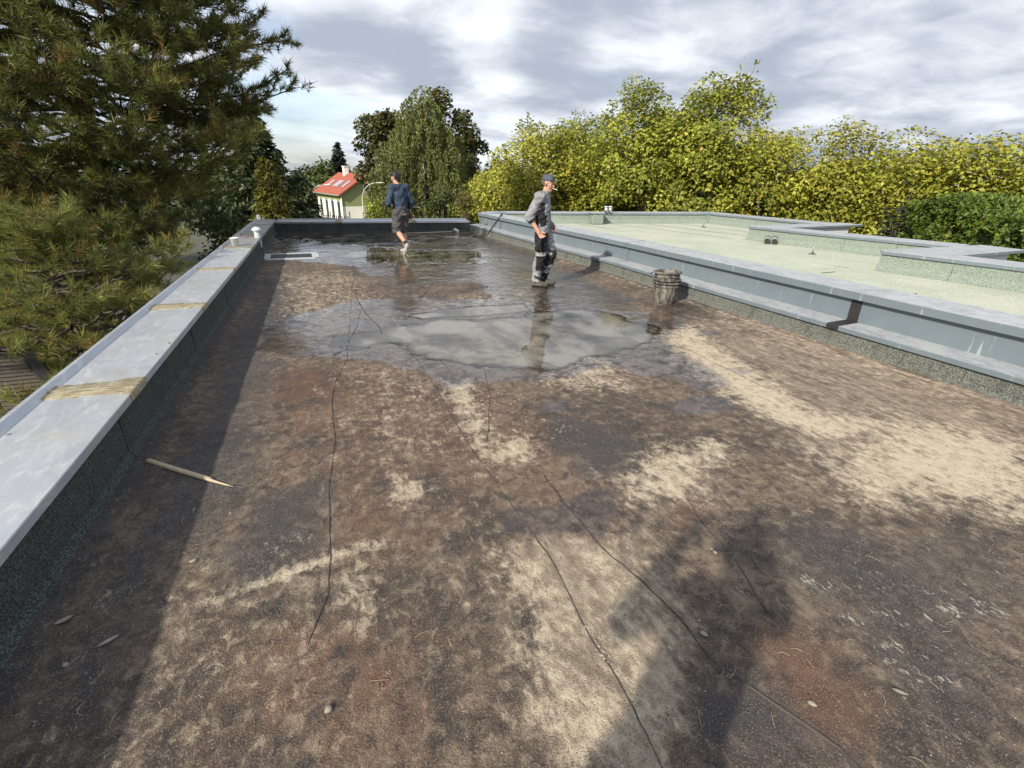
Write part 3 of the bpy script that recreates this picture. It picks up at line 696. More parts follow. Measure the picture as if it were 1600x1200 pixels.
KU = [Y0, 1.9, 4.1, 6.3, 8.6, 10.9, 13.2, 15.62]
rstrips('coping_sheet', [(.215, .497), (.215, .575), (.221, .581), (.645, .602), (.650, .598), (.650, .48), (.645, .48), (.643, .594), (.223, .573), (.2195, .497)], KU, M_COATED, .002, 5, .0015)
strip('bitumen_strip', [(.2855, .2475), (.2855, .556), (.2875, .556), (.2875, .2475)], (5.4, 3.54), (5.4, 3.665), M_TAPE, rp)
strip('bitumen_strip', [(-.039, .186), (-.039, .231), (-.033, .2395), (.283, .2495), (.283, .2475), (-.030, .2372), (-.0365, .230), (-.0365, .186)], (5.4, 3.52), (5.4, 3.66), M_TAPE, rp)
strip('bitumen_strip', [(-.039, .186), (-.039, .231), (-.033, .2395), (.04, .2415), (.04, .24), (-.030, .2372), (-.0365, .230), (-.0365, .186)], rpt(11.05), rpt(11.13), M_TAPE, rp)

# ------------------------------------------------------------------ pale green roof with its own upstands
GF = lambda y: .45 - max(0.0, y - 12.0) * .04
gp = [(5.98, Y0), (5.98, 8.0), (5.70, 15.0), (7.45, 14.1), (11.95, 12.75), (11.95, 8.75), (9.4, 8.75), (9.55, 7.6), (9.78, 6.6), (10.1, 5.0), (8.2, 5.05), (8.45, 3.4), (8.9, Y0)]
bm = bmesh.new(); vs = [bm.verts.new((a, b, GF(b))) for a, b in gp]; bm.faces.new(vs)
bmesh.ops.triangulate(bm, faces=bm.faces[:]); gro = bm_obj('upper_roof', bm, M_GREEN); tag(gro, kind='structure')
if gro.data.polygons[0].normal.z < 0: gro.data.flip_normals()
gpar = empty('felt_parapet', (9.5, 8, .45), 0, 'stepped pale green felt upstand with grey coping round the upper roof', 'parapet')
def felt_wall(A, B, hA=.27, hB=.27, n=None, faces=True, cw=.56):
    A = np.array(A, float); B = np.array(B, float); L = np.linalg.norm(B - A); n = n or max(1, round(L / 1.05))
    zA, zB = GF(A[1]), GF(B[1])
    for i in range(n):
        f0, f1 = i / n, (i + 1) / n; P, Qq = A + (B - A) * f0, A + (B - A) * f1; e = .004 * (i % 2)
        dirn = (B - A) / L
        if faces:
            strip('felt_panel', [(0, -.02), (e, .012), (-.035 + e, .045), (-.075 + e, .11), (-.09 + e, .262), (-.14, .262), (-.14, -.02)],
                  P, Qq - dirn * .007, M_FELT_UP, gpar, zA + (zB - zA) * f0, zA + (zB - zA) * f1, nseg=4, wob=.004)
    strip('core', [(-.145, -.2), (-.145, .255), (-.56, .255), (-.56, -.2)], A, B, M_WALL, gpar, zA, zB)
    m = max(1, round(L / 2.2))
    for i in range(m):
        f0, f1 = i / m, (i + 1) / m; P, Qq = A + (B - A) * f0, A + (B - A) * f1; dirn = (B - A) / L
        strip('coping_sheet', [(-.055, .245), (-.055, .290), (-.06, .294), (-.06 - cw, .300), (-.065 - cw, .296), (-.065 - cw, .20), (-.06 - cw, .20), (-.058 - cw, .292), (-.063, .286), (-.060, .245)],
              P + dirn * .002, Qq - dirn * .002, M_COATED, gpar, zA + (zB - zA) * f0, zA + (zB - zA) * f1, nseg=3)
felt_wall((5.32, 14.98), (7.4, 13.98), n=2); felt_wall((7.4, 13.98), (11.78, 12.62), n=5)
felt_wall((11.80, 12.66), (11.72, 9.0), n=4); prism('corner_coping', [(11.70, 12.72), (12.46, 12.46), (12.46, 13.1), (11.9, 13.3)], GF(12.7) + .24, GF(12.7) + .303, M_COATED, gpar); prism('core', [(11.74, 12.70), (12.36, 12.5), (12.36, 13.0), (11.95, 13.2)], .2, GF(12.7) + .238, M_FELT_UP, gpar)
felt_wall((9.28, 8.72), (9.46, 7.55)); felt_wall((9.46, 7.55), (10.02, 5.0), n=3)
felt_wall((8.10, 5.02), (8.40, 3.2), n=2); felt_wall((8.40, 3.2), (9.0, Y0), n=5)
def flat_cap(pts, z, t, mat, name):
    prism(name, pts, z - t, z, mat, gpar)
# return walls of the two steps, seen from behind: white wall face and coping on top
prism('return_wall', [(9.45, 8.68), (12.25, 8.95), (12.25, 8.45), (9.95, 8.25)], .28, .70, M_WALL, gpar)
prism('coping_sheet', [(9.36, 8.76), (12.70, 9.02), (12.70, 8.42), (9.95, 8.20)], .706, .748, M_COATED, gpar)
prism('return_wall', [(8.25, 4.98), (10.45, 4.98), (10.45, 4.5), (8.78, 4.4)], .28, .70, M_WALL, gpar)
prism('coping_sheet', [(8.17, 5.06), (10.80, 5.06), (10.78, 4.42), (8.8, 4.34)], .707, .749, M_COATED, gpar)
# lap joints of the felt rolls
for i, (A, B) in enumerate([((6.75, 14.2), (7.6, .4)), ((7.75, 13.6), (7.9, 5.3)), ((8.75, 13.3), (9.15, 8.9)), ((9.75, 13.0), (10.0, 9.0)), ((10.75, 12.7), (10.9, 9.0))]):
    nn = 14
    for j in range(1):
        A_, B_ = np.array(A), np.array(B)
        strip('felt_lap', [(-.007, .0005), (-.004, .006), (.006, .006), (.008, .0005)], A_, B_, M_LAP, gro, GF(A_[1]), GF(B_[1]), nseg=20, wob=.002)
for (px, py, qx, qy) in ((1130, 408, 1158, 406), (1283, 427, 1304, 425), (1420, 461, 1432, 459), (1375, 424, 1395, 416)):
    a, b2 = at(px, py, .45), at(qx, qy, .45)
    strip('felt_lap', [(-.012, .0005), (-.006, .006), (.006, .006), (.012, .0005)], a, b2, M_TAPE, gro, .45, .45)
# felt pier at the back wall and twin flues on it
pier = empty('felt_pier', (8.30, 13.45, .39), 0, 'square felt clad pier standing against the back upstand of the green roof', 'pier')
bm = bmesh.new(); add_box(bm, (0, 0, .14), (.34, .34, .29), Matrix.Rotation(R(-17), 3, 'Z'), .02); bm_obj('felt_cladding', bm, M_FELT_UP, pier)
bm = bmesh.new(); add_box(bm, (0, .02, .30), (.42, .42, .03), Matrix.Rotation(R(-17), 3, 'Z'), .005); bm_obj('cap_plate', bm, M_COATED, pier)
for i, px in enumerate((946.5, 953)):
    c = atY(px, 334, 13.62 - i * .04); fl = empty('flue_pipe', (c[0], c[1], .69), 0, ('left' if i == 0 else 'right') + ' one of the two short shiny steel flues on the felt pier', 'flue', 'twin steel flues')
    lathe('pipe', [(.0, .0), (.055, .0), (.055, .17), (.048, .17), (.048, .02)], M_STEEL, fl, 16); lathe('collar', [(.066, .155), (.07, .165), (.07, .185), (.056, .19)], M_STEEL, fl, 16)
for i, (px, py) in enumerate(((1198, 379), (1210, 377.5))):
    c = EYE + ray(px, py) * ((9.12 + .10 * i) / ray(px, py)[0]); ov = empty('overflow_pipe', (c[0], c[1], max(c[2], .515)), 0, ('left' if i == 0 else 'right') + ' of two dark mouthed pipes poking from the green upstand', 'pipe', 'overflow pipes')
    dv = _n((-.75, -.66, -.10)); bk = -dv * .30
    tube('pipe', [bk, np.zeros(3)], [.060, .060], M_ZINC_DULL, ov, 18)
    V1, F1 = tube_data([dv * .001, dv * .004], [.054, .054], 18, True); mesh_py('dark_mouth', V1, F1, M_BLACK, ov)
for i, (px, py) in enumerate(((1269, 397), (1099, 354.5))):
    c = at(px, py, .45); st = empty('stub_vent', (c[0], c[1], GF(c[1])), 0, ('bent grey stub standing before the middle of the green upstand', 'thin grey stub standing near the back corner of the green roof')[i], 'vent stub')
    tube('pipe', [(0, 0, 0), (0, 0, .10), (.01, .0, .16)], [.016, .014, .011], M_ZINC_DULL, st); lathe('flange', [(.0, .01), (.05, .008), (.07, .001)], M_TAPE, st, 14)

# ------------------------------------------------------------------ things on the brown roof
# capped vent pipe
c = at(409, 398); vp = empty('vent_pipe', (c[0] - .02, c[1], 0), 0, 'white capped grey vent pipe standing by the left parapet', 'vent pipe')
lathe('pipe', [(.0, 0), (.062, 0), (.060, .47), (.052, .47)], M_PVC, vp, 20)
lathe('cap', [(.052, .46), (.068, .47), (.068, .50), (.095, .505), (.098, .52), (.07, .555), (.02, .575), (.0001, .577)], M_WHITE, vp, 22)
lathe('bitumen_collar', [(.16, .0), (.12, .02), (.085, .07), (.070, .12), (.064, .155), (.0635, .12)], M_TAPE, vp, 18)
# small white pot and red cord on the coping
c = at(368, 384, .366); cup = empty('plastic_pot', (c[0], c[1], .371), 0, 'small white plastic pot on the zinc coping', 'pot')
lathe('pot_body', [(.0001, 0), (.052, 0), (.075, .13), (.080, .132), (.080, .142), (.072, .142), (.049, .01), (.0001, .008)], M_WHITE, cup, 20)
pts = [at(a, b, .372) for a, b in ((374, 371), (380, 370), (384, 371.5), (390, 369.5), (396, 370))]
cord = tube('red_cord', [(*p[:2], .3765 + .01 * (i % 2)) for i, p in enumerate(pts)], [.006] * len(pts), M_RED); tag(cord, 'thin red cord lying across the shaded coping', 'cord')
# roof drain frame
c = [at(a, b) for a, b in ((412, 407), (494, 405), (486, 396), (424, 397))]; cc = sum(c) / 4
dr = empty('roof_drain', (cc[0], cc[1], 0), 0, 'square sunken roof drain with pale felt surround', 'drain')
bm = bmesh.new(); s = .47; w = .12; z0 = .012
for (a, b, sx, sy) in ((0, -(s + w / 2 - .02) * .75, 2 * s + 2 * w - .2, w), (0, (s) * .75, 2 * s + w, w * .6), (-(s - .02), 0, w, 1.1 * s), (s + .02, 0, w * 1.2, 1.1 * s)):
    add_box(bm, (a, b, z0), (sx * .98, sy * .98, .024), None, .006); z0 += .0015
bm_obj('felt_surround', bm, M_PVC, dr)
bm = bmesh.new(); add_box(bm, (0, -.02, .006), (.90, .62, .012)); bm_obj('sump', bm, M_BLACK, dr)
for i in range(7):
    bm = bmesh.new(); add_box(bm, (-.36 + i * .12, -.02, .0165), (.018, .56, .008)); bm_obj('grate_bar', bm, M_BLACK, dr)
# broken wooden stake in the foreground
a, b = at(232, 723), at(366, 764); za = .018
stk = empty('wooden_stake', (a[0], a[1], 0), 0, 'broken wooden stake with splintered tip on the brown roof', 'stake')
v = b - a; L = np.linalg.norm(v[:2]); tdir = v / L; nd = np.array([tdir[1], -tdir[0], 0])
VV, FF = [], []
prof = [(0, .0, .0155, .011), (.012, 0, .0165, .0125), (L * .35, .002, .0165, .0125), (L * .68, .001, .0165, .0118), (L * .74, 0, .0150, .011), (L * .755, .004, .009, .009), (L * .82, .004, .007, .007), (L * .92, .003, .0045, .005), (L, 0, .001, .0015)]
for (s, off, hw, hh) in prof:
    p0 = tdir * s + nd * off
    for k in range(8):
        th = 2 * math.pi * k / 8 + .39; cx, cz = math.cos(th), math.sin(th)
        q = p0 + nd * (hw * cx * 1.05); VV.append((q[0], q[1], .016 + hh * cz * 1.05))
for i in range(len(prof) - 1):
    for k in range(8): FF.append((i * 8 + k, i * 8 + (k + 1) % 8, (i + 1) * 8 + (k + 1) % 8, (i + 1) * 8 + k))
FF.append(tuple(range(7, -1, -1))); FF.append(tuple(range(len(prof) * 8 - 8, len(prof) * 8)))
mesh_py('shaft', VV, FF, M_WOOD, stk, True)
# three nested mortar buckets
bc = at(1037, 473)
def bucket(z, tilt, label, n):
    o = empty('mortar_bucket', (bc[0] + tilt[0], bc[1] + tilt[1], z), n * .9, label, 'bucket', 'nested mortar buckets')
    o.rotation_euler = (tilt[2], tilt[3], n * .9)
    lathe('shell', [(.0001, .0), (.140, .0), (.147, .01), (.174, .262), (.176, .30), (.178, .312), (.170, .312), (.166, .295), (.137, .014), (.0001, .012)], M_BUCKET, o, 36)
    lathe('rim', [(.174, .290), (.196, .291), (.201, .300), (.198, .314), (.176, .318)], M_BUCKET, o, 36, close=True)
    lathe('reinforcing_ring', [(.170, .238), (.184, .239), (.187, .246), (.184, .254), (.171, .255)], M_BUCKET, o, 36, close=True)
    lathe('mortar_crust', [(.0001, .05), (.12, .048), (.138, .04), (.136, .02)], M_BLACK, o, 24)
    return o
b1 = bucket(.006, (0, 0, 0, 0), 'lowest mortar bucket of the dirty stack by the steel ledge', 0)
b2 = bucket(.044, (.004, 0, 0, .01), 'middle mortar bucket of the dirty stack, only its rim showing', 1)
b3 = bucket(.145, (.006, .004, .0, .03), 'topmost mortar bucket of the dirty stack, open and handled', 2)
tube('handle', [(.19, .0, .29), (.222, .01, .285), (.238, .05, .27), (.225, .10, .262), (.17, .12, .27)], [.005] * 5, M_DARKMET, b3, 6)
# shovel against the far parapet
a = at(560, 361.5); b = atY(576, 333, a[1] - .02)
sh = empty('shovel', (a[0], a[1], 0), 0, 'pale bladed shovel leaning against the far parapet', 'shovel')
A0 = np.array([0, 0, .03]); B0 = b - np.array([a[0], a[1], 0]); ux = _n(B0 - A0)
tube('shaft', [A0 + ux * .18, A0 + ux * .5, B0], [.019, .018, .018], M_WOOD, sh); tube('grip', [B0 - np.array([.06, 0, 0]), B0 + np.array([.06, 0, 0])], [.016, .016], M_BLACK, sh)
bw = []
for i in range(6):
    for j in range(5):
        f = i / 5; wv = (.13 * (1 - .15 * f) if i < 5 else .08) * (j / 2 - 1); bw.append((wv, -.20 + .20 * f * .9 - .0, .01 + .06 * f * f + .022 * (j / 2 - 1) ** 2))
mesh_py('blade', bw + [(x, y, z - .004) for x, y, z in bw], [(i * 5 + j, i * 5 + j + 1, i * 5 + j + 6, i * 5 + j + 5) for i in range(5) for j in range(4)] + [(30 + i * 5 + j + 5, 30 + i * 5 + j + 6, 30 + i * 5 + j + 1, 30 + i * 5 + j) for i in range(5) for j in range(4)], M_ZINC, sh, True)
# brush lying along the far parapet
a = at(699, 360); a[1] = FY(a[0]) - .30
br = empty('roof_brush', (a[0], a[1], 0), 0, 'white headed brush lying at the foot of the far parapet', 'brush')
tube('shaft', [(-.05, .0, .06), (-.9, .05, .03), (-1.75, .10, .02)], [.016, .015, .015], M_WOOD, br)
bm = bmesh.new(); add_box(bm, (.03, 0, .10), (.10, .22, .07), Matrix.Rotation(R(25), 3, 'Y'), .015); bm_obj('head', bm, M_WHITE, br)
bm = bmesh.new()
for i in range(9): add_box(bm, (.075, -.09 + i * .0225, .055), (.03, .016, .10), Matrix.Rotation(R(25), 3, 'Y'))
tag(bm_obj('bristles', bm, M_WHITE, br), kind='stuff')
# bent bar leaning on the ledge
P = [at(737, 371.5), at(745, 370.5)]; top = np.array([RX(13.9) + .235, 13.9, .575])
p0, p1 = P; p0[2] = .02; p1[2] = .025
pa = np.array([RX(13.6) - .24, 13.75, .10]); pb = np.array([RX(13.7) - .13, 13.78, .20])
bar = empty('pry_bar', (p0[0], p0[1], 0), 0, 'black bent pry bar leaning over the steel ledge near the far corner', 'pry bar')
tube('bar', [p0, (p0 + p1) / 2 + np.array([0, 0, .0]), p1, (p1 + pa) / 2 + np.array([0, 0, -.02]), pa, pb, (pb + top) / 2, top + np.array([.05, .02, .05])], [.006, .018, .021, .022, .022, .022, .021, .02], M_DARKMET, bar, 10, True)
tube('bar_grip', [top + np.array([.035, .014, .035]), top + np.array([.085, .034, .085])], [.028, .028], M_BLACK, bar, 10, True)

# pebbles caught along the seams, loose straw and needles
M_PEB = plain('pale_pebble', (0.27, 0.235, 0.185), .8, 0, .45, 40, .3)
def pebble_mesh(seed):
    bm = bmesh.new(); bmesh.ops.create_icosphere(bm, subdivisions=2, radius=1.0); rg = random.Random(seed)
    ax = (rg.uniform(.8, 1.5), rg.uniform(.7, 1.0), rg.uniform(.45, .7))
    for v in bm.verts:
        k = 1 + .18 * math.sin(v.co.x * 3 + seed) * math.cos(v.co.y * 2.5 + seed * 2); v.co = Vector((v.co.x * ax[0] * k, v.co.y * ax[1] * k, v.co.z * ax[2]))
    me = bpy.data.meshes.new('pebble'); bm.to_mesh(me); bm.free(); me.materials.append(M_PEB)
    me.polygons.foreach_set('use_smooth', [True] * len(me.polygons)); return me
PM = [pebble_mesh(i) for i in range(6)]
def pebble(px, py, r, label=None):
    c = at(px, py); o = bpy.data.objects.new('pebble', PM[random.randrange(6)]); COL.objects.link(o)
    o.scale = (r, r, r); o.rotation_euler = (0, 0, random.uniform(0, 6)); o.location = (c[0], c[1], hz(c[0], c[1]) + r * .35)
    tag(o, label or 'small pale pebble lying along the open seam of the brown roof', 'pebble', 'pebbles caught along the roof seams')
for (px, py) in ((915, 981), (921, 988), (926, 995), (922, 992), (930, 1003), (936, 1012), (940, 1026), (944, 1031), (950, 1036), (952, 1027), (943, 1020), (936, 998), (927, 984), (970, 1052), (932, 1018), (946, 1022), (956, 1040), (917, 992),
                 (981, 858), (979, 868), (1014, 909), (1069, 960), (1092, 972), (1085, 963)):
    pebble(px, py, random.uniform(.003, .007))
pebble(1099, 993, .011, 'larger white pebble beside the middle of the right seam'); pebble(1268, 1102, .010, 'white pebble on the rusty patch right of the seam')
pebble(104, 1043, .012, 'round white pebble near the shaded left parapet'); pebble(303, 879, .011, 'round white pebble on the dark patch below the wooden stake')
pebble(514, 1112, .014, 'grey pebble alone on the rusty brown patch'); pebble(1117, 866, .010, 'pale pebble just right of the first bend of the seam')
def grit(name, n, mat, seed, r0, r1):
    rg = np.random.default_rng(seed); y = .3 + 6.5 * rg.random(n) ** 1.6; x = LX(0) + .0456 * y + rg.random(n) * 6.6
    k = fbm(x, y, 1.7, 4, seed) + .3 * rg.random(n) > .62; x, y = x[k], y[k]; n = len(x); r = rg.uniform(r0, r1, n) * (.6 + rg.random(n))
    ii = np.clip(((x - gx[0]) / (gx[1] - gx[0])).round().astype(int), 0, NX - 1); jj = np.clip(((y - gy[0]) / (gy[1] - gy[0])).round().astype(int), 0, NY - 1)
    c = np.stack([x, y, Z[jj, ii] + r * .3], -1); th = rg.random(n) * 6.28; e1 = np.stack([np.cos(th), np.sin(th), 0 * th], -1); e2 = np.stack([-np.sin(th), np.cos(th), 0 * th], -1); e3 = np.array([0, 0, 1.0])
    a = (r * rg.uniform(.8, 1.6, n))[:, None]; b_ = (r * rg.uniform(.6, 1.1, n))[:, None]; h = (r * rg.uniform(.4, .8, n))[:, None]
    Vg = np.stack([c + e1 * a, c + e2 * b_, c - e1 * a * .8, c - e2 * b_ * .9, c + e3 * h + e1 * a * .2, c - e3 * h], 1).reshape(-1, 3)
    F = np.array([(0, 1, 4), (1, 2, 4), (2, 3, 4), (3, 0, 4), (1, 0, 5), (2, 1, 5), (3, 2, 5), (0, 3, 5)]); Fg = (np.arange(n)[:, None, None] * 6 + F).reshape(-1, 3)
    tag(link(name, fast_mesh(name, Vg, Fg), mat), kind='stuff')
grit('pale_grit', 9000, M_PEB, 21, .0012, .0030); grit('dark_grit', 9000, M_SEAM, 22, .0012, .0032)
def leaf_flat(px, py, l, w, a, label, mat):
    c = at(px, py); z = hz(c[0], c[1]) + .012; ca, sa = math.cos(a), math.sin(a)
    prof = [(-1, 0), (-.6, .7), (0, 1), (.6, .62), (1, 0), (.6, -.62), (0, -1), (-.6, -.7)]
    V1 = [(c[0] + ca * x * l - sa * y * w, c[1] + sa * x * l + ca * y * w, z + .003 * x * x + .002 * abs(y)) for x, y in prof]
    V1 = V1 + [(x, y, z - .0015) for x, y, z in V1]
    F1 = [tuple(range(8)), tuple(range(15, 7, -1))] + [(i, 8 + i, 8 + (i + 1) % 8, (i + 1) % 8) for i in range(8)]
    tag(mesh_py('dry_leaf', V1, F1, mat), label, 'leaf')
leaf_flat(1404, 1087, .024, .007, -.9, 'narrow pale dry leaf on the dark right of the roof', M_PEB)
leaf_flat(103, 976, .032, .012, .5, 'pale flat flake lying near the left parapet', M_PEB)
leaf_flat(172, 1007, .036, .009, .5, 'thin pale flake beside the rusty spot near the left parapet', M_PEB)
M_STRAW = plain('straw', (0.36, 0.29, 0.17), .8, 0, .3, 40, .1)
VV, FF = [], []
rg = np.random.default_rng(5)
spots = [(136, 985), (125, 1110), (120, 860), (95, 870), (1240, 1040), (1035, 795), (60, 930), (320, 870), (1140, 1060), (700, 1010), (1350, 900), (900, 1110), (1500, 980), (420, 1100), (250, 1120)]
for i in range(150):
    if i < 45: sx, sy = spots[i % len(spots)]; sx += rg.normal() * 18; sy += rg.normal() * 12
    elif i < 95: yy = rg.uniform(.9, 8); q = px_of((LX(yy) + abs(rg.normal()) * .14 + .03, yy, 0)); sx, sy = q
    else: sx, sy = rg.uniform(50, 1580), rg.uniform(560, 1195)
    c = at(sx, sy)
    if not (LX(c[1]) + .02 < c[0] < RX(c[1]) - .08): continue
    th = rg.uniform(0, 6.28); l = rg.uniform(.010, .034); cv = rg.normal() * .006
    z = hz(c[0], c[1]) + .006; pth = [(c[0] + math.cos(th) * l * (t - .5) * 2 - math.sin(th) * cv * (1 - (2 * t - 1) ** 2), c[1] + math.sin(th) * l * (t - .5) * 2 + math.cos(th) * cv * (1 - (2 * t - 1) ** 2), z + .004 * math.sin(3 * t)) for t in (0, .33, .66, 1)]
    v1, f1 = tube_data(pth, [.0007, .0009, .0008, .0005], 4); o0 = len(VV); VV += v1; FF += [tuple(o0 + q for q in f) for f in f1]
tag(mesh_py('fallen_needles', VV, FF, M_STRAW), kind='stuff')

# ------------------------------------------------------------------ vegetation
def unit(n, rng):
    v = rng.normal(size=(n, 3)); return v / np.linalg.norm(v, axis=1)[:, None]
def leaves(name, P, size, mat, parent, rng, aspect=.62, up=.5, tint=None, wither=.06, axis=None, axis_mix=.0, bright=None, out=None, kind=None):
    n = len(P); l = size * (.65 + .7 * rng.random(n))
    nm = unit(n, rng); nm[:, 2] = np.abs(nm[:, 2]) * .6 + up
    if out is not None: nm = nm + out * .7
    nm /= np.linalg.norm(nm, axis=1)[:, None]
    u = unit(n, rng)
    if axis is not None: u = u * (1 - axis_mix) + axis * axis_mix
    u = u - nm * np.sum(u * nm, 1)[:, None]; u /= np.linalg.norm(u, axis=1)[:, None] + 1e-9
    v = np.cross(nm, u); L = l[:, None]; W = L * aspect
    a = P - u * L * .5; b = P - u * L * .05 + v * W * .5 + nm * W * .12; c = P + u * L * .5 - nm * L * .12; d_ = P - u * L * .05 - v * W * .5 + nm * W * .12
    Vv = np.stack([a, b, c, d_], 1).reshape(-1, 3); Qv = np.arange(4 * n).reshape(-1, 4)
    t = rng.random(n) if tint is None else np.clip(tint + rng.normal(size=n) * .22, 0, 1)
    w = (rng.random(n) < wither) * rng.random(n); br = np.clip((.5 if bright is None else bright) + rng.normal(size=n) * .18, 0, 1)
    colr = np.repeat(np.stack([t, w, br, np.ones(n)], -1), 4, 0)
    o = link(name, fast_mesh(name, Vv, Qv, attrs={'tint': colr}), mat, parent)
    if kind: tag(o, kind=kind)
    return o
def join_tubes(name, items, mat, parent, n=6):
    V, F = [], []
    for path, rad in items:
        v, f = tube_data(path, rad, n); k = len(V); V += v; F += [tuple(k + i for i in q) for q in f]
    return mesh_py(name, V, F, mat, parent, True)
def limb_path(a, b, rng, sag=.0, n=5, wig=.12):
    a, b = np.array(a, float), np.array(b, float); L = np.linalg.norm(b - a); out = []
    for i in range(n + 1):
        f = i / n; p = a + (b - a) * f; p[2] += sag * L * math.sin(math.pi * f)
        if 0 < i < n: p = p + rng.normal(size=3) * wig * L * .12
        out.append(p)
    return out
def broad_tree(name, loc, C, rad, label, group, leafm, bark, seed, nleaf=15000, size=.24, nclump=80, clump=.75, shell=.45, sprig=10, sprig_l=1.3, wither=.06, trunk_r=.22, cat='tree', flat=.8, low=-1.0, tint0=.5, power=2.0):
    """crown centre C and radii rad are relative to loc (the trunk foot)."""
    rng = np.random.default_rng(seed); t = empty(name, loc, 0, label, cat, group); C = np.array(C, float); rad = np.array(rad, float)
    lob = unit(7, rng); amp = rng.uniform(-.20, .12, 7)
    def outline(dr): return 1 + sum(amp[i] * np.clip(dr @ lob[i], 0, 1) ** 3 for i in range(7))
    dr = unit(nclump, rng); dr = dr[dr[:, 2] > low]; r = (shell + (1 - shell) * rng.random(len(dr)) ** .6) / np.sum(np.abs(dr) ** power, 1) ** (1 / power)
    cc = C + dr * (r * outline(dr))[:, None] * rad; ck = clump * rng.uniform(.6, 1.25, len(cc)); ct = np.clip(rng.normal(size=len(cc)) * .22 + tint0, 0, 1); cb = np.clip(rng.normal(size=len(cc)) * .16 + .5, 0, 1)
    wgt = ck ** 2; pick = rng.choice(len(cc), nleaf, p=wgt / wgt.sum())
    od = unit(nleaf, rng); od[:, 2] *= flat
    od[:, 2] -= .12; P = cc[pick] + od * (ck[pick] * rng.random(nleaf) ** .36)[:, None]; T = ct[pick]; B = cb[pick]; O = (P - C) / rad; O /= np.linalg.norm(O, axis=1)[:, None] + 1e-6
    items = []; ext = []
    top = np.argsort(-(cc[:, 2] + rng.random(len(cc)) * rad[2] * .8))[:sprig]
    for i in top:
        dd = _n(dr[i] * .5 + np.array([rng.normal() * .5, rng.normal() * .5, .8])); L = sprig_l * rng.uniform(.5, 1.2); a = cc[i]; b = a + dd * (L + ck[i] * .5)
        items.append((limb_path(a, b, rng, n=3), [.03, .022, .015, .006])); m = int(34 * L)
        f = rng.random(m) ** .8; ext.append(a + (b - a) * f[:, None] + rng.normal(size=(m, 3)) * (.34 * (1.15 - f))[:, None])
    if ext:
        E_ = np.concatenate(ext); P = np.concatenate([P, E_]); T = np.concatenate([T, np.full(len(E_), .5)]); B = np.concatenate([B, np.full(len(E_), .5)]); O = np.concatenate([O, unit(len(E_), rng)])
    leaves('crown', P, size, leafm, t, rng, tint=T, bright=B, out=O, wither=wither, up=.35)
    fork = C - np.array([0, 0, rad[2] * .65]); fork[2] = max(fork[2], .8)
    tube('trunk', limb_path((0, 0, 0), fork, rng, n=6, wig=.06), np.linspace(trunk_r, trunk_r * .62, 7), bark, t, 10)
    for i in rng.choice(len(cc), min(26, len(cc)), False):
        items.append((limb_path(fork, cc[i], rng, .06, 5), np.linspace(trunk_r * .42, .02, 6)))
    join_tubes('branches', items, bark, t)
    return t
def veg(px, dist, top_py, half_px, low_z, seed, label, group, leafm, bark, name='plane_tree', depth=1.0, **kw):
    """tree whose crown spans the given photo width at that distance"""
    p = polar(px, dist); r = ray(px, top_py); ztop = EYE[2] + r[2] * dist / np.hypot(r[0], r[1])
    a, b2 = polar(px - half_px, dist), polar(px + half_px, dist); hw = np.linalg.norm(a - b2) / 2
    zc = (ztop + low_z) / 2; hz_ = (ztop - low_z) / 2
    return broad_tree(name, (p[0], p[1], GZ), (0, 0, zc - GZ), (hw, hw * depth, hz_), label, group, leafm, bark, seed, **kw)
G_PL = 'yellow green plane trees behind the green roof'
PL = [(778, 31, 258, 60, L_PLANE, 'small low leftmost plane tree beside the brown shrubs', 12000, 1.0),
      (842, 27, 182, 84, L_PLANE2, 'loose yellow plane tree right behind the capped worker', 26000, 1.0),
      (915, 29, 178, 74, L_PLANE, 'slender plane tree with a single sprig on top, between two broader ones', 22000, 1.0),
      (1010, 27, 134, 100, L_PLANE, 'tall dense green plane tree left of the tallest one', 36000, .9),
      (1108, 26, 126, 92, L_PLANE, 'tallest plane tree with open branches at its top', 34000, .9),
      (1216, 25, 200, 100, L_PLANE2, 'bright yellow plane tree just right of the tallest one', 32000, .8),
      (1322, 25, 206, 96, L_PLANE2, 'evenly rounded golden plane tree left of the dip in the tree line', 32000, .8),
      (1436, 24, 226, 92, L_PLANE2, 'lower golden plane tree above the dark bush', 30000, .7),
      (1540, 23, 212, 92, L_PLANE2, 'golden plane tree above the clipped hedge', 30000, .7),
      (1650, 22, 206, 84, L_PLANE2, 'plane tree cut off by the right edge of the photo', 24000, .7)]
for i, (px, D, tp, hp, lm, lab, nl, dp) in enumerate(PL):
    veg(px, D, tp, hp, -4.2, 100 + i, lab, G_PL, lm, M_BARK_PALE, 'plane_tree', dp, trunk_r=.14, nleaf=int(nl * (.9 if i > 4 else 1.0 if i > 2 else 1.25)), size=.165 if i < 5 else .145, nclump=105 if i > 2 else 150, clump=.92, shell=.42 if i > 2 else .25, power=2.4, sprig=6 if i in (1, 2) else 9 if i == 4 else 0, sprig_l=.6, wither=.05, tint0=.5 if lm is L_PLANE2 else .42)
for i, (px, D, tp, hp) in enumerate([(795, 35, 250, 60), (880, 34, 205, 70), (960, 33, 178, 80), (1060, 32, 165, 85), (1165, 31, 190, 85), (1390, 29, 235, 80)]):
    veg(px, D, tp, hp, -5.0, 160 + i, ('plane tree in the second row behind the gap above the brown shrubs', 'plane tree in the second row behind the capped worker', 'plane tree in the second row filling the gap left of the tallest trees', 'plane tree in the second row hidden behind the two tallest', 'plane tree in the second row right of the tallest', 'plane tree in the second row at the dip of the tree line')[i], G_PL, L_PLANE, M_BARK_PALE, 'plane_tree', .7, nleaf=15000, size=.2, nclump=110, clump=.95, shell=.3, sprig=0, power=2.6, tint0=.4, trunk_r=.13)
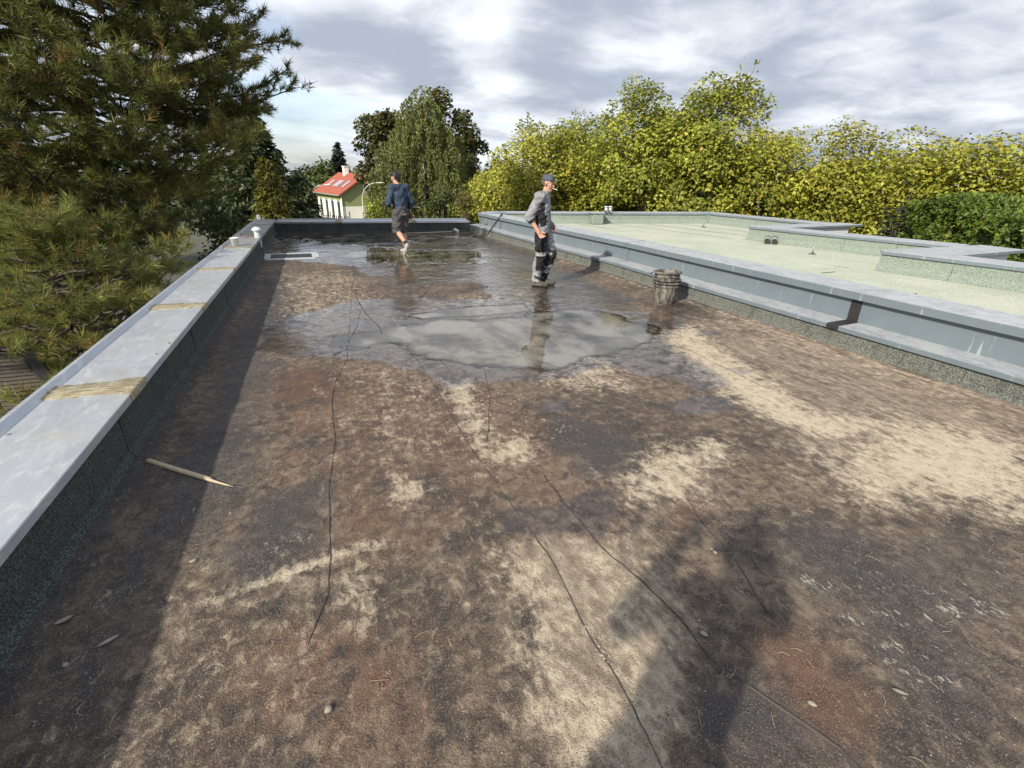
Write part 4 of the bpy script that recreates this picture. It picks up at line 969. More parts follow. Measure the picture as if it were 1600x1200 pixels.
veg(1450, 17.5, 305, 52, -4.5, 130, 'dark green bush in the shade beneath the golden plane trees', None, L_DARK, M_BARK, 'bush', .8, nleaf=9000, size=.14, nclump=60, clump=.6, sprig=4, sprig_l=.4, cat='bush', trunk_r=.08)
veg(1482, 16.2, 362, 20, -3.0, 131, 'small purple brown bush before the clipped hedge', None, leaf_mat('purple_leaf', (.035, .018, .018), (.07, .03, .028), (.06, .04, .02), .2), M_BARK, 'bush', 1, nleaf=2500, size=.10, nclump=24, clump=.4, sprig=3, sprig_l=.3, cat='bush', trunk_r=.05)
veg(335, 15.5, 322, 34, -5.2, 133, 'dark bush filling the gap under the pine beside the white pot', None, L_SHRUB, M_BARK, 'bush', .8, nleaf=9000, size=.12, nclump=50, clump=.6, sprig=0, cat='bush', trunk_r=.07)
# clipped evergreen hedge at the right
hp0, hp1 = polar(1478, 17.0), polar(1720, 14.0)
hd = empty('clipped_hedge', ((hp0[0] + hp1[0]) / 2, (hp0[1] + hp1[1]) / 2, GZ), 0, 'tall bright green clipped hedge at the right edge of the green roof', 'hedge')
rg = np.random.default_rng(140); n = 46000
f = rg.random(n); hv = hp1 - hp0; hn = _n((-hv[1], hv[0], 0)); side = rg.random(n); H0 = EYE[2] - 0.95 - GZ
zt = H0 + .5 * vnoise(f * 7, f * 0 + 3.3) + .45 * vnoise(f * 23, f * 0 + 1.3) - .15 + .2 * rg.random(n) ** 3
zz_ = rg.random(n) ** .7 * zt; onT = rg.random(n) < .16; zz_ = np.where(onT, zt, zz_)
wv = np.where(onT, (rg.random(n) - .5) * 1.3, -.65 + np.abs(rg.normal(size=n)) * .12) + (fbm(f * 14, zz_, 1., 4, 9) - .5) * 1.3
P = hp0 + hv * f[:, None] + hn * wv[:, None] - np.array(hd.location); P[:, 2] = zz_
leaves('foliage', P, .11, L_HEDGE, hd, rg, .5, .3, bright=fbm(f * 30, zz_ * 2, 1., 3, 4), out=np.tile(-hn, (n, 1)), axis=np.tile([0, 0, 1.0], (n, 1)), axis_mix=.5)
join_tubes('stems', [(limb_path(hp0 + hv * q - np.array(hd.location) + np.array([0, 0, GZ - 1.7]), hp0 + hv * q - np.array(hd.location) + np.array([0, 0, GZ + 2.6]), rg, n=3), [.06, .05, .03, .01]) for q in np.linspace(.03, .97, 9)], M_BARK, hd)

# weeping trees
def weeping(name, loc, C, rad, label, group, leafm, bark, seed, nstr=420, ln=(1.2, 2.8), size=.12, per=46, trunk_r=.2, top_pow=1.0, cat='tree', wither=.05, cone=.0):
    rng = np.random.default_rng(seed); t = empty(name, loc, 0, label, cat, group); C = np.array(C, float); rad = np.array(rad, float)
    dr = unit(nstr, rng); dr[:, 2] = dr[:, 2] * .95; r = .35 + .65 * rng.random(nstr) ** .5
    S = C + dr * r[:, None] * rad
    if cone: # narrow towards the top
        hh = np.clip((S[:, 2] - C[2]) / rad[2], 0, 1); S[:, :2] = C[:2] + (S[:, :2] - C[:2]) * (1 - cone * hh)[:, None]
    P, A, T, B = [], [], [], []; cl_t = rng.random(nstr)
    for i in range(nstr):
        L = rng.uniform(*ln); m = int(per * L / 2); f = rng.random(m); o = _n((dr[i, 0], dr[i, 1], 0.001)) * .35
        sw = rng.normal(size=2) * .12
        q = S[i] + np.stack([o[0] * np.sqrt(f) + sw[0] * f, o[1] * np.sqrt(f) + sw[1] * f, .25 * np.sin(f * 2.2) - L * f ** 1.25], -1) + rng.normal(size=(m, 3)) * .065
        P.append(q); A.append(np.tile([0, 0, -1.0], (m, 1))); T.append(np.full(m, cl_t[i])); B.append(np.full(m, rng.uniform(.35, .65)))
    P = np.concatenate(P); ok = P[:, 2] > .2; P = P[ok]; A = np.concatenate(A)[ok]; T = np.concatenate(T)[ok]; B = np.concatenate(B)[ok]
    leaves('crown', P, size, leafm, t, rng, .5, .15, tint=T, bright=B, axis=A, axis_mix=.55, wither=wither)
    topz = C[2] + rad[2] * .88
    tube('trunk', limb_path((0, 0, 0), (0, 0, topz), rng, n=9, wig=.025), np.linspace(trunk_r, .02, 10), bark, t, 10)
    items = []
    for i in rng.choice(nstr, min(70, nstr), False):
        z0 = max(1.0, S[i, 2] - rng.uniform(.8, 2.0)); items.append((limb_path((0, 0, min(z0, topz - .2)), S[i], rng, .08, 4), np.linspace(.05, .008, 5)))
    join_tubes('branches', items, bark, t)
    return t
def zpx(px, py, D): r = ray(px, py); return EYE[2] + r[2] * D / np.hypot(r[0], r[1])
D = 35.0; p = polar(662, D); zt = zpx(662, 126, D)
weeping('birch_tree', (p[0], p[1], GZ), (0, 0, 7.6), (3.5, 3.5, zt - GZ - 7.5), 'tall weeping birch rising behind the worker in the navy sweater', None, L_BIRCH, M_BARK_BIRCH, 201, 820, (1.4, 3.4), .17, 66, .2, cone=.70, wither=.10)
p = polar(578, 31); weeping('willow_tree', (p[0], p[1], GZ), (0, 0, 4.3), (.95, .95, 3.0), 'light yellow green weeping tree partly hiding the house', None, L_WILLOW, M_BARK, 202, 210, (1.0, 2.6), .14, 52, .12, cone=.5)
D = 41; p = polar(660, D); zt = zpx(660, 150, D)
broad_tree('maple_tree', (p[0], p[1], GZ), (0, 0, 8.7), (5.3, 4.0, zt - GZ - 8.7), 'broad dark brownish maple spreading behind the birch', None, L_MAPLE, M_BARK, 203, nleaf=19000, size=.32, nclump=95, clump=1.0, shell=.5, sprig=0, sprig_l=.6, wither=.2, trunk_r=.35)
veg(682, 27, 290, 28, -4.5, 204, 'fresh green shrub under the right side of the birch', None, L_SHRUB, M_BARK, 'shrub', 1, nleaf=7000, size=.13, nclump=40, clump=.5, sprig=6, sprig_l=.5, cat='shrub', trunk_r=.07)
veg(722, 26, 298, 34, -4.5, 205, 'bronze leaved shrub between the birch and the plane trees', None, L_BROWN, M_BARK, 'shrub', 1, nleaf=7000, size=.14, nclump=40, clump=.5, sprig=8, sprig_l=.6, cat='shrub', trunk_r=.07, wither=.2)
veg(700, 34, 318, 20, -4.5, 206, 'blackish shrub in the gap right of the birch trunk', None, L_DARK, M_BARK, 'shrub', 1, nleaf=3500, size=.14, nclump=24, clump=.6, sprig=3, sprig_l=.4, cat='shrub', trunk_r=.07)
veg(712, 23, 336, 30, -3.5, 207, 'low yellow leaved shrub touching the end of the steel parapet', None, L_PLANE2, M_BARK, 'shrub', 1, nleaf=3500, size=.16, nclump=24, clump=.5, sprig=4, sprig_l=.4, cat='shrub', trunk_r=.06)
veg(560, 62, 252, 16, -3.0, 208, 'rusty brown tree peeping out beside the spruce', None, L_BROWN, M_BARK, 'round_tree', 1, nleaf=3000, size=.4, nclump=24, clump=1.0, sprig=2, sprig_l=.6, wither=.5)
veg(505, 70, 258, 26, -4, 209, 'rounded green tree far behind the red roof', None, L_SHRUB, M_BARK, 'round_tree', 1, nleaf=6000, size=.4, nclump=40, clump=1.2, sprig=3, sprig_l=.6)
veg(472, 78, 262, 26, -4, 210, 'dull green tree at the far left of the roofs', None, L_CONIF, M_BARK, 'round_tree', 1, nleaf=5000, size=.45, nclump=36, clump=1.4, sprig=3, sprig_l=.6)
veg(585, 80, 250, 36, -4, 211, 'far green tree half hidden by the willow', None, L_SHRUB, M_BARK, 'round_tree', 1, nleaf=5000, size=.45, nclump=40, clump=1.4, sprig=3, sprig_l=.6)
for i, (px, D, tp, hp, lm) in enumerate([(330, 60, 240, 70, L_SHRUB), (190, 55, 235, 80, L_CONIF), (60, 52, 240, 80, L_SHRUB), (765, 62, 262, 40, L_SHRUB)]):
    veg(px, D, tp, hp, -5, 220 + i, ('hazy green tree seen through the pine beside the dark conifer', 'dark tree showing through gaps in the middle of the pine', 'green tree glimpsed through the far left of the pine', 'green tree glimpsed between the maple and the plane trees')[i], None, lm, M_BARK, 'round_tree', .8, nleaf=6000, size=.45, nclump=40, clump=1.5, sprig=3, sprig_l=.6)

# conifers with tiered sprays
def conifer(name, loc, h, rbase, label, leafm, seed, nb=150, per=70, size=.3, droop=.25, cat='tree', zlow=.6, power=.85, trunk_r=.2, wither=.06):
    rng = np.random.default_rng(seed); t = empty(name, loc, 0, label, cat); P, A, B, items = [], [], [], []
    for i in range(nb):
        f = (i + rng.random()) / nb; z = zlow + (h - zlow) * f; L = rbase * (1 - f) ** power * rng.uniform(.72, 1.12) + .15; th = i * 2.399 + rng.normal() * .2
        o = np.array([math.cos(th), math.sin(th), 0]); a = np.array([0, 0, z]); dz_ = -droop * L * rng.uniform(.5, 1.3)
        m = max(6, int(per * L / rbase)); s = rng.random(m) ** .65
        q = a + o * (L * s)[:, None]; q[:, 2] += dz_ * s ** 1.4 + .12 * L * np.sin(s * 3.1)
        sd = np.cross(o, [0, 0, 1.0]); w = (rng.random(m) - .5) * .75 * L * (1 - .6 * s)
        q = q + sd * w[:, None] + rng.normal(size=(m, 3)) * [.04, .04, .07]
        P.append(q); A.append(np.tile(o, (m, 1)) + sd * np.sign(w)[:, None] * .7 + np.array([0, 0, -.25])); B.append(np.full(m, rng.uniform(.3, .7)))
        items.append(([a, a + o * L * .5 + np.array([0, 0, dz_ * .3]), a + o * L * .95 + np.array([0, 0, dz_])], [.05 * (1 - f) + .01, .025 * (1 - f) + .008, .004]))
    A = np.concatenate(A); A /= np.linalg.norm(A, axis=1)[:, None]
    leaves('crown', np.concatenate(P), size, leafm, t, rng, .34, .5, axis=A, axis_mix=.75, bright=np.concatenate(B), wither=wither)
    tube('trunk', limb_path((0, 0, 0), (0, 0, h), rng, n=6, wig=.015), np.linspace(trunk_r, .01, 7), M_BARK, t, 8); join_tubes('branches', items, M_BARK, t, 4)
    return t
def conif_px(name, px, D, top_py, rb, label, leafm, seed, **kw):
    p = polar(px, D); return conifer(name, (p[0], p[1], GZ), zpx(px, top_py, D) - GZ, rb, label, leafm, seed, **kw)
conif_px('dark_conifer', 405, 26, 165, 3.6, 'tall dark conifer behind the pine at the far left corner', L_CONIF, 301, nb=330, per=110, size=.34, droop=.35, power=.8)
conif_px('dark_conifer', 462, 33, 268, 2.6, 'lower dark conifer left of the green house', L_CONIF, 302, nb=190, per=80, size=.32, droop=.3, power=.6)
conif_px('golden_conifer', 418, 20.5, 248, 1.5, 'yellowish conifer with drooping sprays behind the parapet corner', L_GOLD, 303, nb=220, per=90, size=.20, droop=.5, power=.55, wither=.15)
conif_px('spruce_tree', 531, 75, 224, 3.9, 'pointed dark spruce rising behind the red tiled roof', L_SPRUCE, 304, nb=190, per=70, size=.7, droop=.15, power=.9)

# ------------------------------------------------------------------ pines by the roof
prng = np.random.default_rng(77)
class Pine:
    def __init__(s, at_, h, label, r0):
        s.at = np.array(at_, float); s.o = empty('pine_tree', tuple(s.at), 0, label, 'tree'); s.TU, s.TD, s.TT, s.TS, s.items = [], [], [], [], []; s.h = h; s.r0 = r0
    def limb(s, a, b, sag, r0, every=.12, start=.22, tl=(.35, 1.0), warm=.0, size=1.0):
        path = [np.array(q) for q in limb_path(a, b, prng, sag, 7, .22)]; s.items.append((path, np.linspace(r0, .012, len(path))))
        L = np.linalg.norm(np.array(b) - a); nt = int(L * (1 - start) / every)
        for i in range(nt):
            f = start + (1 - start) * (i + prng.random()) / nt; k = min(int(f * 7), 6); g = f * 7 - k; q = path[k] + (path[k + 1] - path[k]) * g; t = _n(path[k + 1] - path[k])
            sd = _n(np.cross(t, [0, 0, 1.0])) * (1 if i % 2 else -1); dd = _n(t * prng.uniform(.3, 1.0) + sd * prng.uniform(.3, .9) + np.array([0, 0, prng.uniform(-.15, .55)]))
            ll = prng.uniform(*tl) * (1.05 - .45 * f); e = q + dd * ll; s.items.append(([q, q + dd * ll * .55 + np.array([0, 0, -.02]), e], [.011, .008, .005]))
            for w in ([1.0, .82, .62, .4] if ll > .5 else [1.0, .7]):
                tip = q + (e - q) * w; td = _n(dd + np.array([0, 0, .35]) + prng.normal(size=3) * .35)
                if w < 1: tip = tip + td * .07
                s.TU.append(tip); s.TD.append(td); s.TT.append(warm + (.30 if w < .7 else 0)); s.TS.append(size)
        s.TU.append(path[-1]); s.TD.append(_n(path[-1] - path[-2] + np.array([0, 0, .02]))); s.TT.append(warm); s.TS.append(size)
    def build(s, NN, wdt):
        TU, TD, TT, TS = np.array(s.TU), np.array(s.TD), np.array(s.TT), np.array(s.TS); NT = len(TU)
        ti = np.repeat(np.arange(NT), NN); n = len(ti); sc = TS[ti][:, None]
        base = TU[ti] - TD[ti] * (prng.random(n) * .17)[:, None] * sc
        rd = unit(n, prng); rd = rd - TD[ti] * np.sum(rd * TD[ti], 1)[:, None]; rd /= np.linalg.norm(rd, axis=1)[:, None] + 1e-9
        nd = TD[ti] * prng.uniform(.45, 1.1, n)[:, None] + rd * prng.uniform(.45, 1.0, n)[:, None] + np.array([0, 0, -.06]); nd /= np.linalg.norm(nd, axis=1)[:, None]
        ln = prng.uniform(.10, .175, n)[:, None] * sc; wd = np.cross(nd, unit(n, prng)); wd /= np.linalg.norm(wd, axis=1)[:, None] + 1e-9; wd = wd * wdt * sc
        V = np.stack([base - wd, base + wd, base + nd * ln], 1).reshape(-1, 3)
        warm = np.clip(TT, 0, 1)[ti]; tt = prng.random(NT); tw = (prng.random(NT) < .10) * prng.uniform(.3, .9, NT); tb = prng.normal(size=NT) * .12
        colr = np.stack([np.clip(tt[ti] * .7 + prng.random(n) * .3 - np.minimum(TT, 0)[ti], 0, 1), np.clip(tw[ti] + warm * .42 * (prng.random(n) < .55), 0, 1), np.clip(.5 + tb[ti] + prng.normal(size=n) * .15, 0, 1), np.ones(n)], -1)
        link('crown', fast_mesh('crown', V, np.arange(3 * n).reshape(-1, 3), attrs={'tint': np.repeat(colr, 3, 0)}), L_PINE, s.o)
        tube('trunk', limb_path((0, 0, 0), (0, 0, s.h * .95), prng, n=10, wig=.02), np.linspace(s.r0, .015, 11), M_BARK, s.o, 12)
        join_tubes('branches', s.items, M_BARK, s.o, 3)
big = Pine((-3.75, 14.0, GZ), 19.0, 'large shaggy pine overhanging the far left of the parapet', .30)
nl = 560
for i in range(nl):
    f = i / nl; zh = 1.4 + f * 16.6; th = i * 2.399 + prng.normal() * .2
    Lm = (4.15 * (1 - max(0, (f - .6) / .4) ** 2.0) + .2) * prng.uniform(.40, 1.0) ** .5 * (.85 if f < .12 else 1)
    o = np.array([math.cos(th), math.sin(th), 0]); a = np.array([0, 0, zh]); b = a + o * Lm + np.array([0, 0, Lm * prng.uniform(-.14, .26)])
    for _ in range(12):
        W = b + big.at; sh_ = W[:2] + np.array([.848, .530]) * (W[2] - .4) / .60
        if sh_[0] > -1.9 and sh_[1] < 12.3: b = a + (b - a) * .86
    W = b + big.at
    if o[0] > .2 and W[2] < .75 + max(0, W[0] + 1.9) * .9: continue      # cut back where it would sweep the roof
    if o[1] > .75: continue                                             # far side, never seen
    big.limb(a, b, -.10, .05 * (1 - f * .6), size=1.3)
big.build(28, .0062)
low = Pine((-3.0, 8.3, GZ), 7.35, 'low bushy young pine with bright tufts beside the middle of the left parapet', .085)
for i in range(90):
    f = i / 90; zh = 3.0 + f * 4.1; th = i * 2.399 + prng.normal() * .2; Lm = (2.2 * (1 - f ** 3) + .3) * prng.uniform(.75, 1.05)
    o = np.array([math.cos(th), math.sin(th), 0]); a = np.array([0, 0, zh]); b = a + o * Lm + np.array([0, 0, Lm * prng.uniform(.0, .30)]); W = b + low.at
    lim = LX(W[1]) - .50
    if W[0] > lim: b[0] -= W[0] - lim
    low.limb(a, b, -.06, .03, .125, .25, (.25, .55), -.1, 1.15)
for k in range(9):
    th = k * 2.399; low.limb(np.array([0, 0, 6.75 + .03 * k]), np.array([.38 * math.cos(th), .38 * math.sin(th), 7.15 + .05 * k]), 0, .015, .08, .1, (.12, .28), -.1, 1.15)
for (tx, ty, tz, z0) in ((-1.75, 8.75, .32, 6.1), (-1.95, 8.0, .12, 6.0), (-2.1, 7.1, -.30, 5.6), (-2.5, 6.5, -.5, 5.4), (-1.7, 9.4, .52, 6.4), (-1.85, 7.6, -.18, 5.6), (-2.6, 7.3, .1, 6.1), (-3.3, 6.6, -.1, 6.0), (-1.65, 9.9, .7, 6.5), (-2.2, 8.6, .62, 6.6), (-2.9, 7.0, -.4, 5.4)):
    low.limb(np.array([0, 0, z0]), np.array([tx, ty, tz]) - low.at, -.05, .03, .10, .3, (.22, .45), -.15, 1.2)
low.build(36, .0042)

# ------------------------------------------------------------------ slatted screen in the yard, low left
q = [np.array(v) for v in (polar(-40, 9.0, 549), polar(26, 9.0, 546), polar(66, 9.0, 596), polar(-10, 9.0, 650))]
def ptz(px, py, dist):
    r = ray(px, py); return EYE + r * (dist / np.hypot(r[0], r[1]))
a0, a1 = ptz(-60, 551, 7.8), ptz(22, 546, 7.8); c1 = ptz(72, 607, 7.2); c0 = a0 + (c1 - a1); scr_dn = (c1 - a1) / np.linalg.norm(c1 - a1); scr_x = (a1 - a0) / np.linalg.norm(a1 - a0)
scn = empty('slatted_screen', (a1[0], a1[1], GZ), 0, 'dark slatted timber screen with black posts below the left parapet', 'screen')
Wd = np.linalg.norm(a1 - a0); Hd = 1.75; nrm = _n(np.cross(scr_x, scr_dn))
M_SLAT = plain('grey_brown_slats', (0.095, 0.080, 0.062), .8, 0, .35, 25, .3)
def obox(name, c, sx, sy, sz, mat, par):
    bm = bmesh.new(); r = Matrix((scr_x, scr_dn, nrm)).transposed(); r.normalize(); add_box(bm, local(par, [c])[0], (sx, sy, sz), r); return bm_obj(name, bm, mat, par)
for i in range(28):
    obox('slat', a0 + scr_x * Wd / 2 + scr_dn * (.07 + i * .062), Wd, .047, .02, M_SLAT, scn)
for off in (.0, -1.2):
    obox('post', a1 + scr_x * (off + .05) + scr_dn * Hd / 2, .10, Hd + .1, .10, M_BLACK, scn)
obox('rail', a0 + scr_x * Wd / 2 + scr_dn * .0, Wd, .05, .06, M_BLACK, scn)
tube('stay', local(scn, [a1 + scr_dn * Hd, (a1[0] + .1, a1[1] + .1, GZ)]), [.05, .05], M_BLACK, scn); tube('stay', local(scn, [a1 + scr_dn * Hd - scr_x * 1.2, (a1[0] - 1.0, a1[1] - .3, GZ)]), [.05, .05], M_BLACK, scn)

# ------------------------------------------------------------------ the house
M_HGREEN = plain('lime_green_render', (0.23, 0.275, 0.11), .85, 0, .08, 3, .1)
M_HWHITE = plain('white_house_render', (0.74, 0.73, 0.66), .85, 0, .06, 3, .1)
M_TILE = plain('red_roof_tile', (0.30, 0.078, 0.045), .85, 0, .35, 3, .4)
M_GLASS = plain('dark_window_glass', (0.03, 0.04, 0.045), .08, 0, .1, 3, .0)
M_SKYL = plain('skylight_glass', (0.42, 0.48, 0.55), .06, .3, .1, 3, .0)
M_GGREY = plain('green_grey_shutter', (0.20, 0.23, 0.17), .7, 0, .12, 4, .1)
hc = atY(533, 300, 50); D2 = polar(497, 56); hang = math.atan2(D2[1] - hc[1], D2[0] - hc[0])      # direction of the long front, from the corner
house = empty('green_house', (hc[0], hc[1], GZ), hang, 'lime green and white house with red tiled roof and skylights', 'house')
Lh = 7.2; Wh = 4.9; ez = -.18 - GZ; rz_ = 1.42 - GZ          # local x along the front (away from the corner), local y = -depth side
sgn = -1.0
def hp(u, v, z): return (u, sgn * v, z)
def hbox(name, u0, u1, v0, v1, z0, z1, mat, par=house, bevel=0):
    bm = bmesh.new(); add_box(bm, ((u0 + u1) / 2, sgn * (v0 + v1) / 2, (z0 + z1) / 2), (u1 - u0, v1 - v0, z1 - z0), None, bevel); return bm_obj(name, bm, mat, par)
zs = 5.02
V0 = [hp(0, 0, zs), hp(Lh, 0, zs), hp(Lh, Wh, zs), hp(0, Wh, zs), hp(0, 0, ez), hp(Lh, 0, ez), hp(Lh, Wh, ez), hp(0, Wh, ez), hp(0, Wh / 2, rz_ - .08), hp(Lh, Wh / 2, rz_ - .08)]
mesh_py('upper_wall', V0, [(0, 1, 5, 4), (1, 2, 6, 9, 5), (2, 3, 7, 6), (3, 0, 4, 8, 7), (4, 5, 9, 8), (6, 7, 8, 9)], M_HGREEN, house)
hbox('lower_wall', .0, Lh, .0, Wh, 0, zs - .003, M_HWHITE)
ov = .32; th = .12
def slope(name, v0, z0, v1, z1):
    Vr = [hp(-ov, v0, z0), hp(Lh + ov, v0, z0), hp(Lh + ov, v1, z1), hp(-ov, v1, z1)]; Vr += [(x, y, z + th) for x, y, z in Vr]
    return mesh_py(name, Vr, [(0, 1, 2, 3), (4, 7, 6, 5), (0, 4, 5, 1), (1, 5, 6, 2), (2, 6, 7, 3), (3, 7, 4, 0)], M_TILE, house)
sl = (rz_ - ez) / (Wh / 2)
front = slope('roof', -ov, ez - ov * sl, Wh / 2, rz_); slope('roof', Wh + ov, ez - ov * sl, Wh / 2 + .001, rz_ - .002)
for u in (.9, 2.6, 3.3, 5.2):
    va, vb = .55, 1.30; Vk = [hp(u, va, ez + va * sl + th + .03), hp(u + .52, va, ez + va * sl + th + .03), hp(u + .52, vb, ez + vb * sl + th + .03), hp(u, vb, ez + vb * sl + th + .03)]
    Vk += [(x, y, z + .05) for x, y, z in Vk]
    mesh_py('skylight', Vk, [(0, 1, 2, 3), (4, 7, 6, 5), (0, 4, 5, 1), (1, 5, 6, 2), (2, 6, 7, 3), (3, 7, 4, 0)], M_SKYL, front)
for u, v in ((4.4, 2.0), (-.0, 2.9)):
    hbox('chimney', u, u + .45, v, v + .45, rz_ - .7, rz_ + .65, M_HWHITE, front); hbox('chimney_cap', u - .05, u + .5, v - .05, v + .5, rz_ + .655, rz_ + .72, M_HWHITE, front)
for u in (.45, 2.15, 3.85, 5.55):      # tall windows, white shutters folded open beside them
    w = hbox('window', u, u + .78, -.03, .03, 3.75, zs + .45, M_GGREY); hbox('pane', u + .08, u + .37, -.045, -.02, 3.9, zs + .35, M_GLASS, w); hbox('pane', u + .41, u + .70, -.045, -.02, 3.9, zs + .35, M_GLASS, w)
    for s in (u - .44, u + .79): hbox('shutter', s, s + .43, -.075, -.035, 3.7, zs + .5, M_HWHITE)
hbox('sill_band', -.04, Lh, -.07, -.003, 3.2, 3.27, M_GGREY)
for u in (1.0, 3.0, 5.0):
    w = hbox('window', u, u + .9, -.03, .03, 1.2, 2.6, M_HWHITE); hbox('pane', u + .08, u + .82, -.045, -.02, 1.3, 2.5, M_GLASS, w)
tube('downpipe', [hp(-.06, -.07, .1), hp(-.06, -.07, ez - .1)], [.05, .05], M_HWHITE, house, 8); tube('gutter', [hp(-.25, -.36, ez - .17), hp(Lh + .25, -.36, ez - .17)], [.06, .06], M_GGREY, house, 8)
w = hbox('window', -.03, .03, 2.05, 2.85, ez + .1, ez + .85, M_HWHITE); hbox('pane', -.045, -.02, 2.13, 2.77, ez + .17, ez + .78, M_GLASS, w)
hbox('porch_wall', -2.0, -.003, 2.6, Wh + .2, 0, 5.0, M_HGREEN); hbox('porch_front', -2.01, -.004, 2.45, 2.598, 0, 4.6, M_HWHITE)
pr = mesh_py('porch_roof', [hp(-2.3, 2.25, 4.95), hp(.0, 2.25, 4.95), hp(.0, 3.9, 5.75), hp(-2.3, 3.9, 5.75), hp(-2.3, 2.25, 5.07), hp(.0, 2.25, 5.07), hp(.0, 3.9, 5.87), hp(-2.3, 3.9, 5.87)],
        [(0, 1, 2, 3), (4, 7, 6, 5), (0, 4, 5, 1), (1, 5, 6, 2), (2, 6, 7, 3), (3, 7, 4, 0)], M_TILE, house)
w = hbox('window', -2.05, -1.99, 3.2, 4.2, 3.1, 4.4, M_HWHITE); hbox('pane', -2.07, -2.03, 3.3, 4.1, 3.2, 4.3, M_GLASS, w)
# garden fence before the house
fa, fb = polar(494, 40), polar(540, 38); gf = empty('garden_fence', (fa[0], fa[1], GZ), 0, 'black iron garden fence in front of the green house', 'fence')
fl_ = np.linalg.norm(fb - fa); ztf = zpx(515, 341, 39) - GZ; fdir = (fb - fa) / fl_
for i in range(16):
    c = fa + fdir * fl_ * i / 15 - np.array(gf.location); bm = bmesh.new(); add_box(bm, (c[0], c[1], ztf / 2 + (.25 if i % 5 == 0 else .1)), (.06, .06, ztf + (.5 if i % 5 == 0 else .2))); bm_obj('post', bm, M_BLACK, gf)
bm = bmesh.new(); add_box(bm, ((fdir * fl_ / 2)[0], (fdir * fl_ / 2)[1], ztf / 2), (fl_, .03, ztf), Matrix.Rotation(math.atan2(fdir[1], fdir[0]), 3, 'Z')); bm_obj('panel', bm, M_BLACK, gf)
# street lamps with bent arms
M_LAMP = plain('pale_lamp_paint', (0.55, 0.54, 0.48), .5, 0, .1, 5, .05)
def street_lamp(px, D, pyb, arm, label):
    p = polar(px, D); zt = zpx(px, pyb, D) - GZ; o = empty('street_lamp', (p[0], p[1], GZ), 0, label, 'street lamp', 'street lamps with bent arms')
    rv = VIEW @ np.array([1.0, 0, 0]); rv = _n((rv[0], rv[1], 0)) * arm
    path = [np.array([0, 0, 0]), np.array([0, 0, zt * .5]), np.array([0, 0, zt])]
    for a_ in (15, 30, 45, 60, 75, 90): path.append(np.array([0, 0, zt]) + rv * .9 * (1 - math.cos(R(a_))) + np.array([0, 0, .95 * math.sin(R(a_))]))
    tube('pole', path, [.045, .04, .032] + [.020] * 6, M_LAMP, o, 8); e = path[-1]; tube('lamp_head', [e, e + rv * .25 + np.array([0, 0, .02]), e + rv * .5], [.02, .035, .02], M_LAMP, o, 8)
street_lamp(562.5, 33, 312, 1.0, 'pale street lamp with bent arm right of the green house'); street_lamp(479, 33, 316, 1.0, 'pale street lamp arching out of the dark conifer, left of the house')
p = polar(392.5, 19.5); wp = empty('marker_post', (p[0], p[1], GZ), 0, 'thin white post just outside the far left roof corner', 'post')
tube('shaft', [(0, 0, 0), (0, 0, zpx(392, 339, 19.5) - GZ)], [.06, .06], M_WHITE, wp, 10); lathe('top', [(.0001, .08), (.05, .06), (.065, .0)], M_WHITE, wp, 10, (0, 0, zpx(392, 339, 19.5) - GZ))

# ------------------------------------------------------------------ people: one smooth surface per body, grown from joints
import openvdb as vdb
def sdf_surface(prims, vox=.008, k=.03, cuts=(), wrinkle=None, grow=0.0):
    """prims: (a, b, ra, rb[, squash]) tapered capsules blended smoothly; cuts: half spaces (point, outward normal) that trim the surface."""
    pts = np.array([p for q in prims for p in (q[0], q[1])], float); rmax = max(max(q[2], q[3]) for q in prims) + grow + .03
    lo = pts.min(0) - rmax - .02; hi = pts.max(0) + rmax + .02; n = np.ceil((hi - lo) / vox).astype(int) + 1
    ax = [lo[i] + np.arange(n[i]) * vox for i in range(3)]; D_ = np.full(n, .2, np.float32)
    for q in prims:
        a, b2, ra, rb = np.array(q[0], float), np.array(q[1], float), q[2] + grow, q[3] + grow; sq = q[4] if len(q) > 4 else (1, 1, 1)
        m = max(ra, rb) * max(1, max(sq)) + k * 2.2; bl = np.maximum(((np.minimum(a, b2) - m - lo) / vox).astype(int), 0); bh = np.minimum(((np.maximum(a, b2) + m - lo) / vox).astype(int) + 2, n)
        g = np.stack(np.meshgrid(*[ax[i][bl[i]:bh[i]] for i in range(3)], indexing='ij'), -1)
        e = b2 - a; ee = float(e @ e) + 1e-9; t = np.clip(((g - a) @ e) / ee, 0, 1); off = (g - a - t[..., None] * e) / np.array(sq)
        d_ = np.linalg.norm(off, axis=-1) - (ra + (rb - ra) * t)
        S = D_[bl[0]:bh[0], bl[1]:bh[1], bl[2]:bh[2]]; h = np.clip(.5 + .5 * (S - d_) / k, 0, 1); S[...] = S * (1 - h) + d_ * h - k * h * (1 - h)
    if wrinkle or cuts: G = np.stack(np.meshgrid(*ax, indexing='ij'), -1)
    if wrinkle:
        near = np.abs(D_) < .04; g = G[near]; f, amp, sd = wrinkle
        D_[near] += ((amp * (np.sin(g[:, 2] * f + 3 * np.sin(g[:, 0] * f * .45 + sd) + 2.2 * np.sin(g[:, 1] * f * .6 + sd * 2)) + .7 * np.sin(g[:, 2] * f * 1.9 + g[:, 0] * f * 1.3 + sd)))).astype(np.float32)
    for (p0, nr) in cuts: D_ = np.maximum(D_, ((G - np.array(p0)) @ _n(nr)).astype(np.float32))
    bgv = 4 * vox; D_ = np.clip(D_, -bgv, bgv); grid = vdb.FloatGrid(background=bgv); grid.copyFromArray(D_)
    P, Qd = grid.convertToQuads(isovalue=0.0); return np.asarray(P, float) * vox + lo, np.asarray(Qd)[:, ::-1]
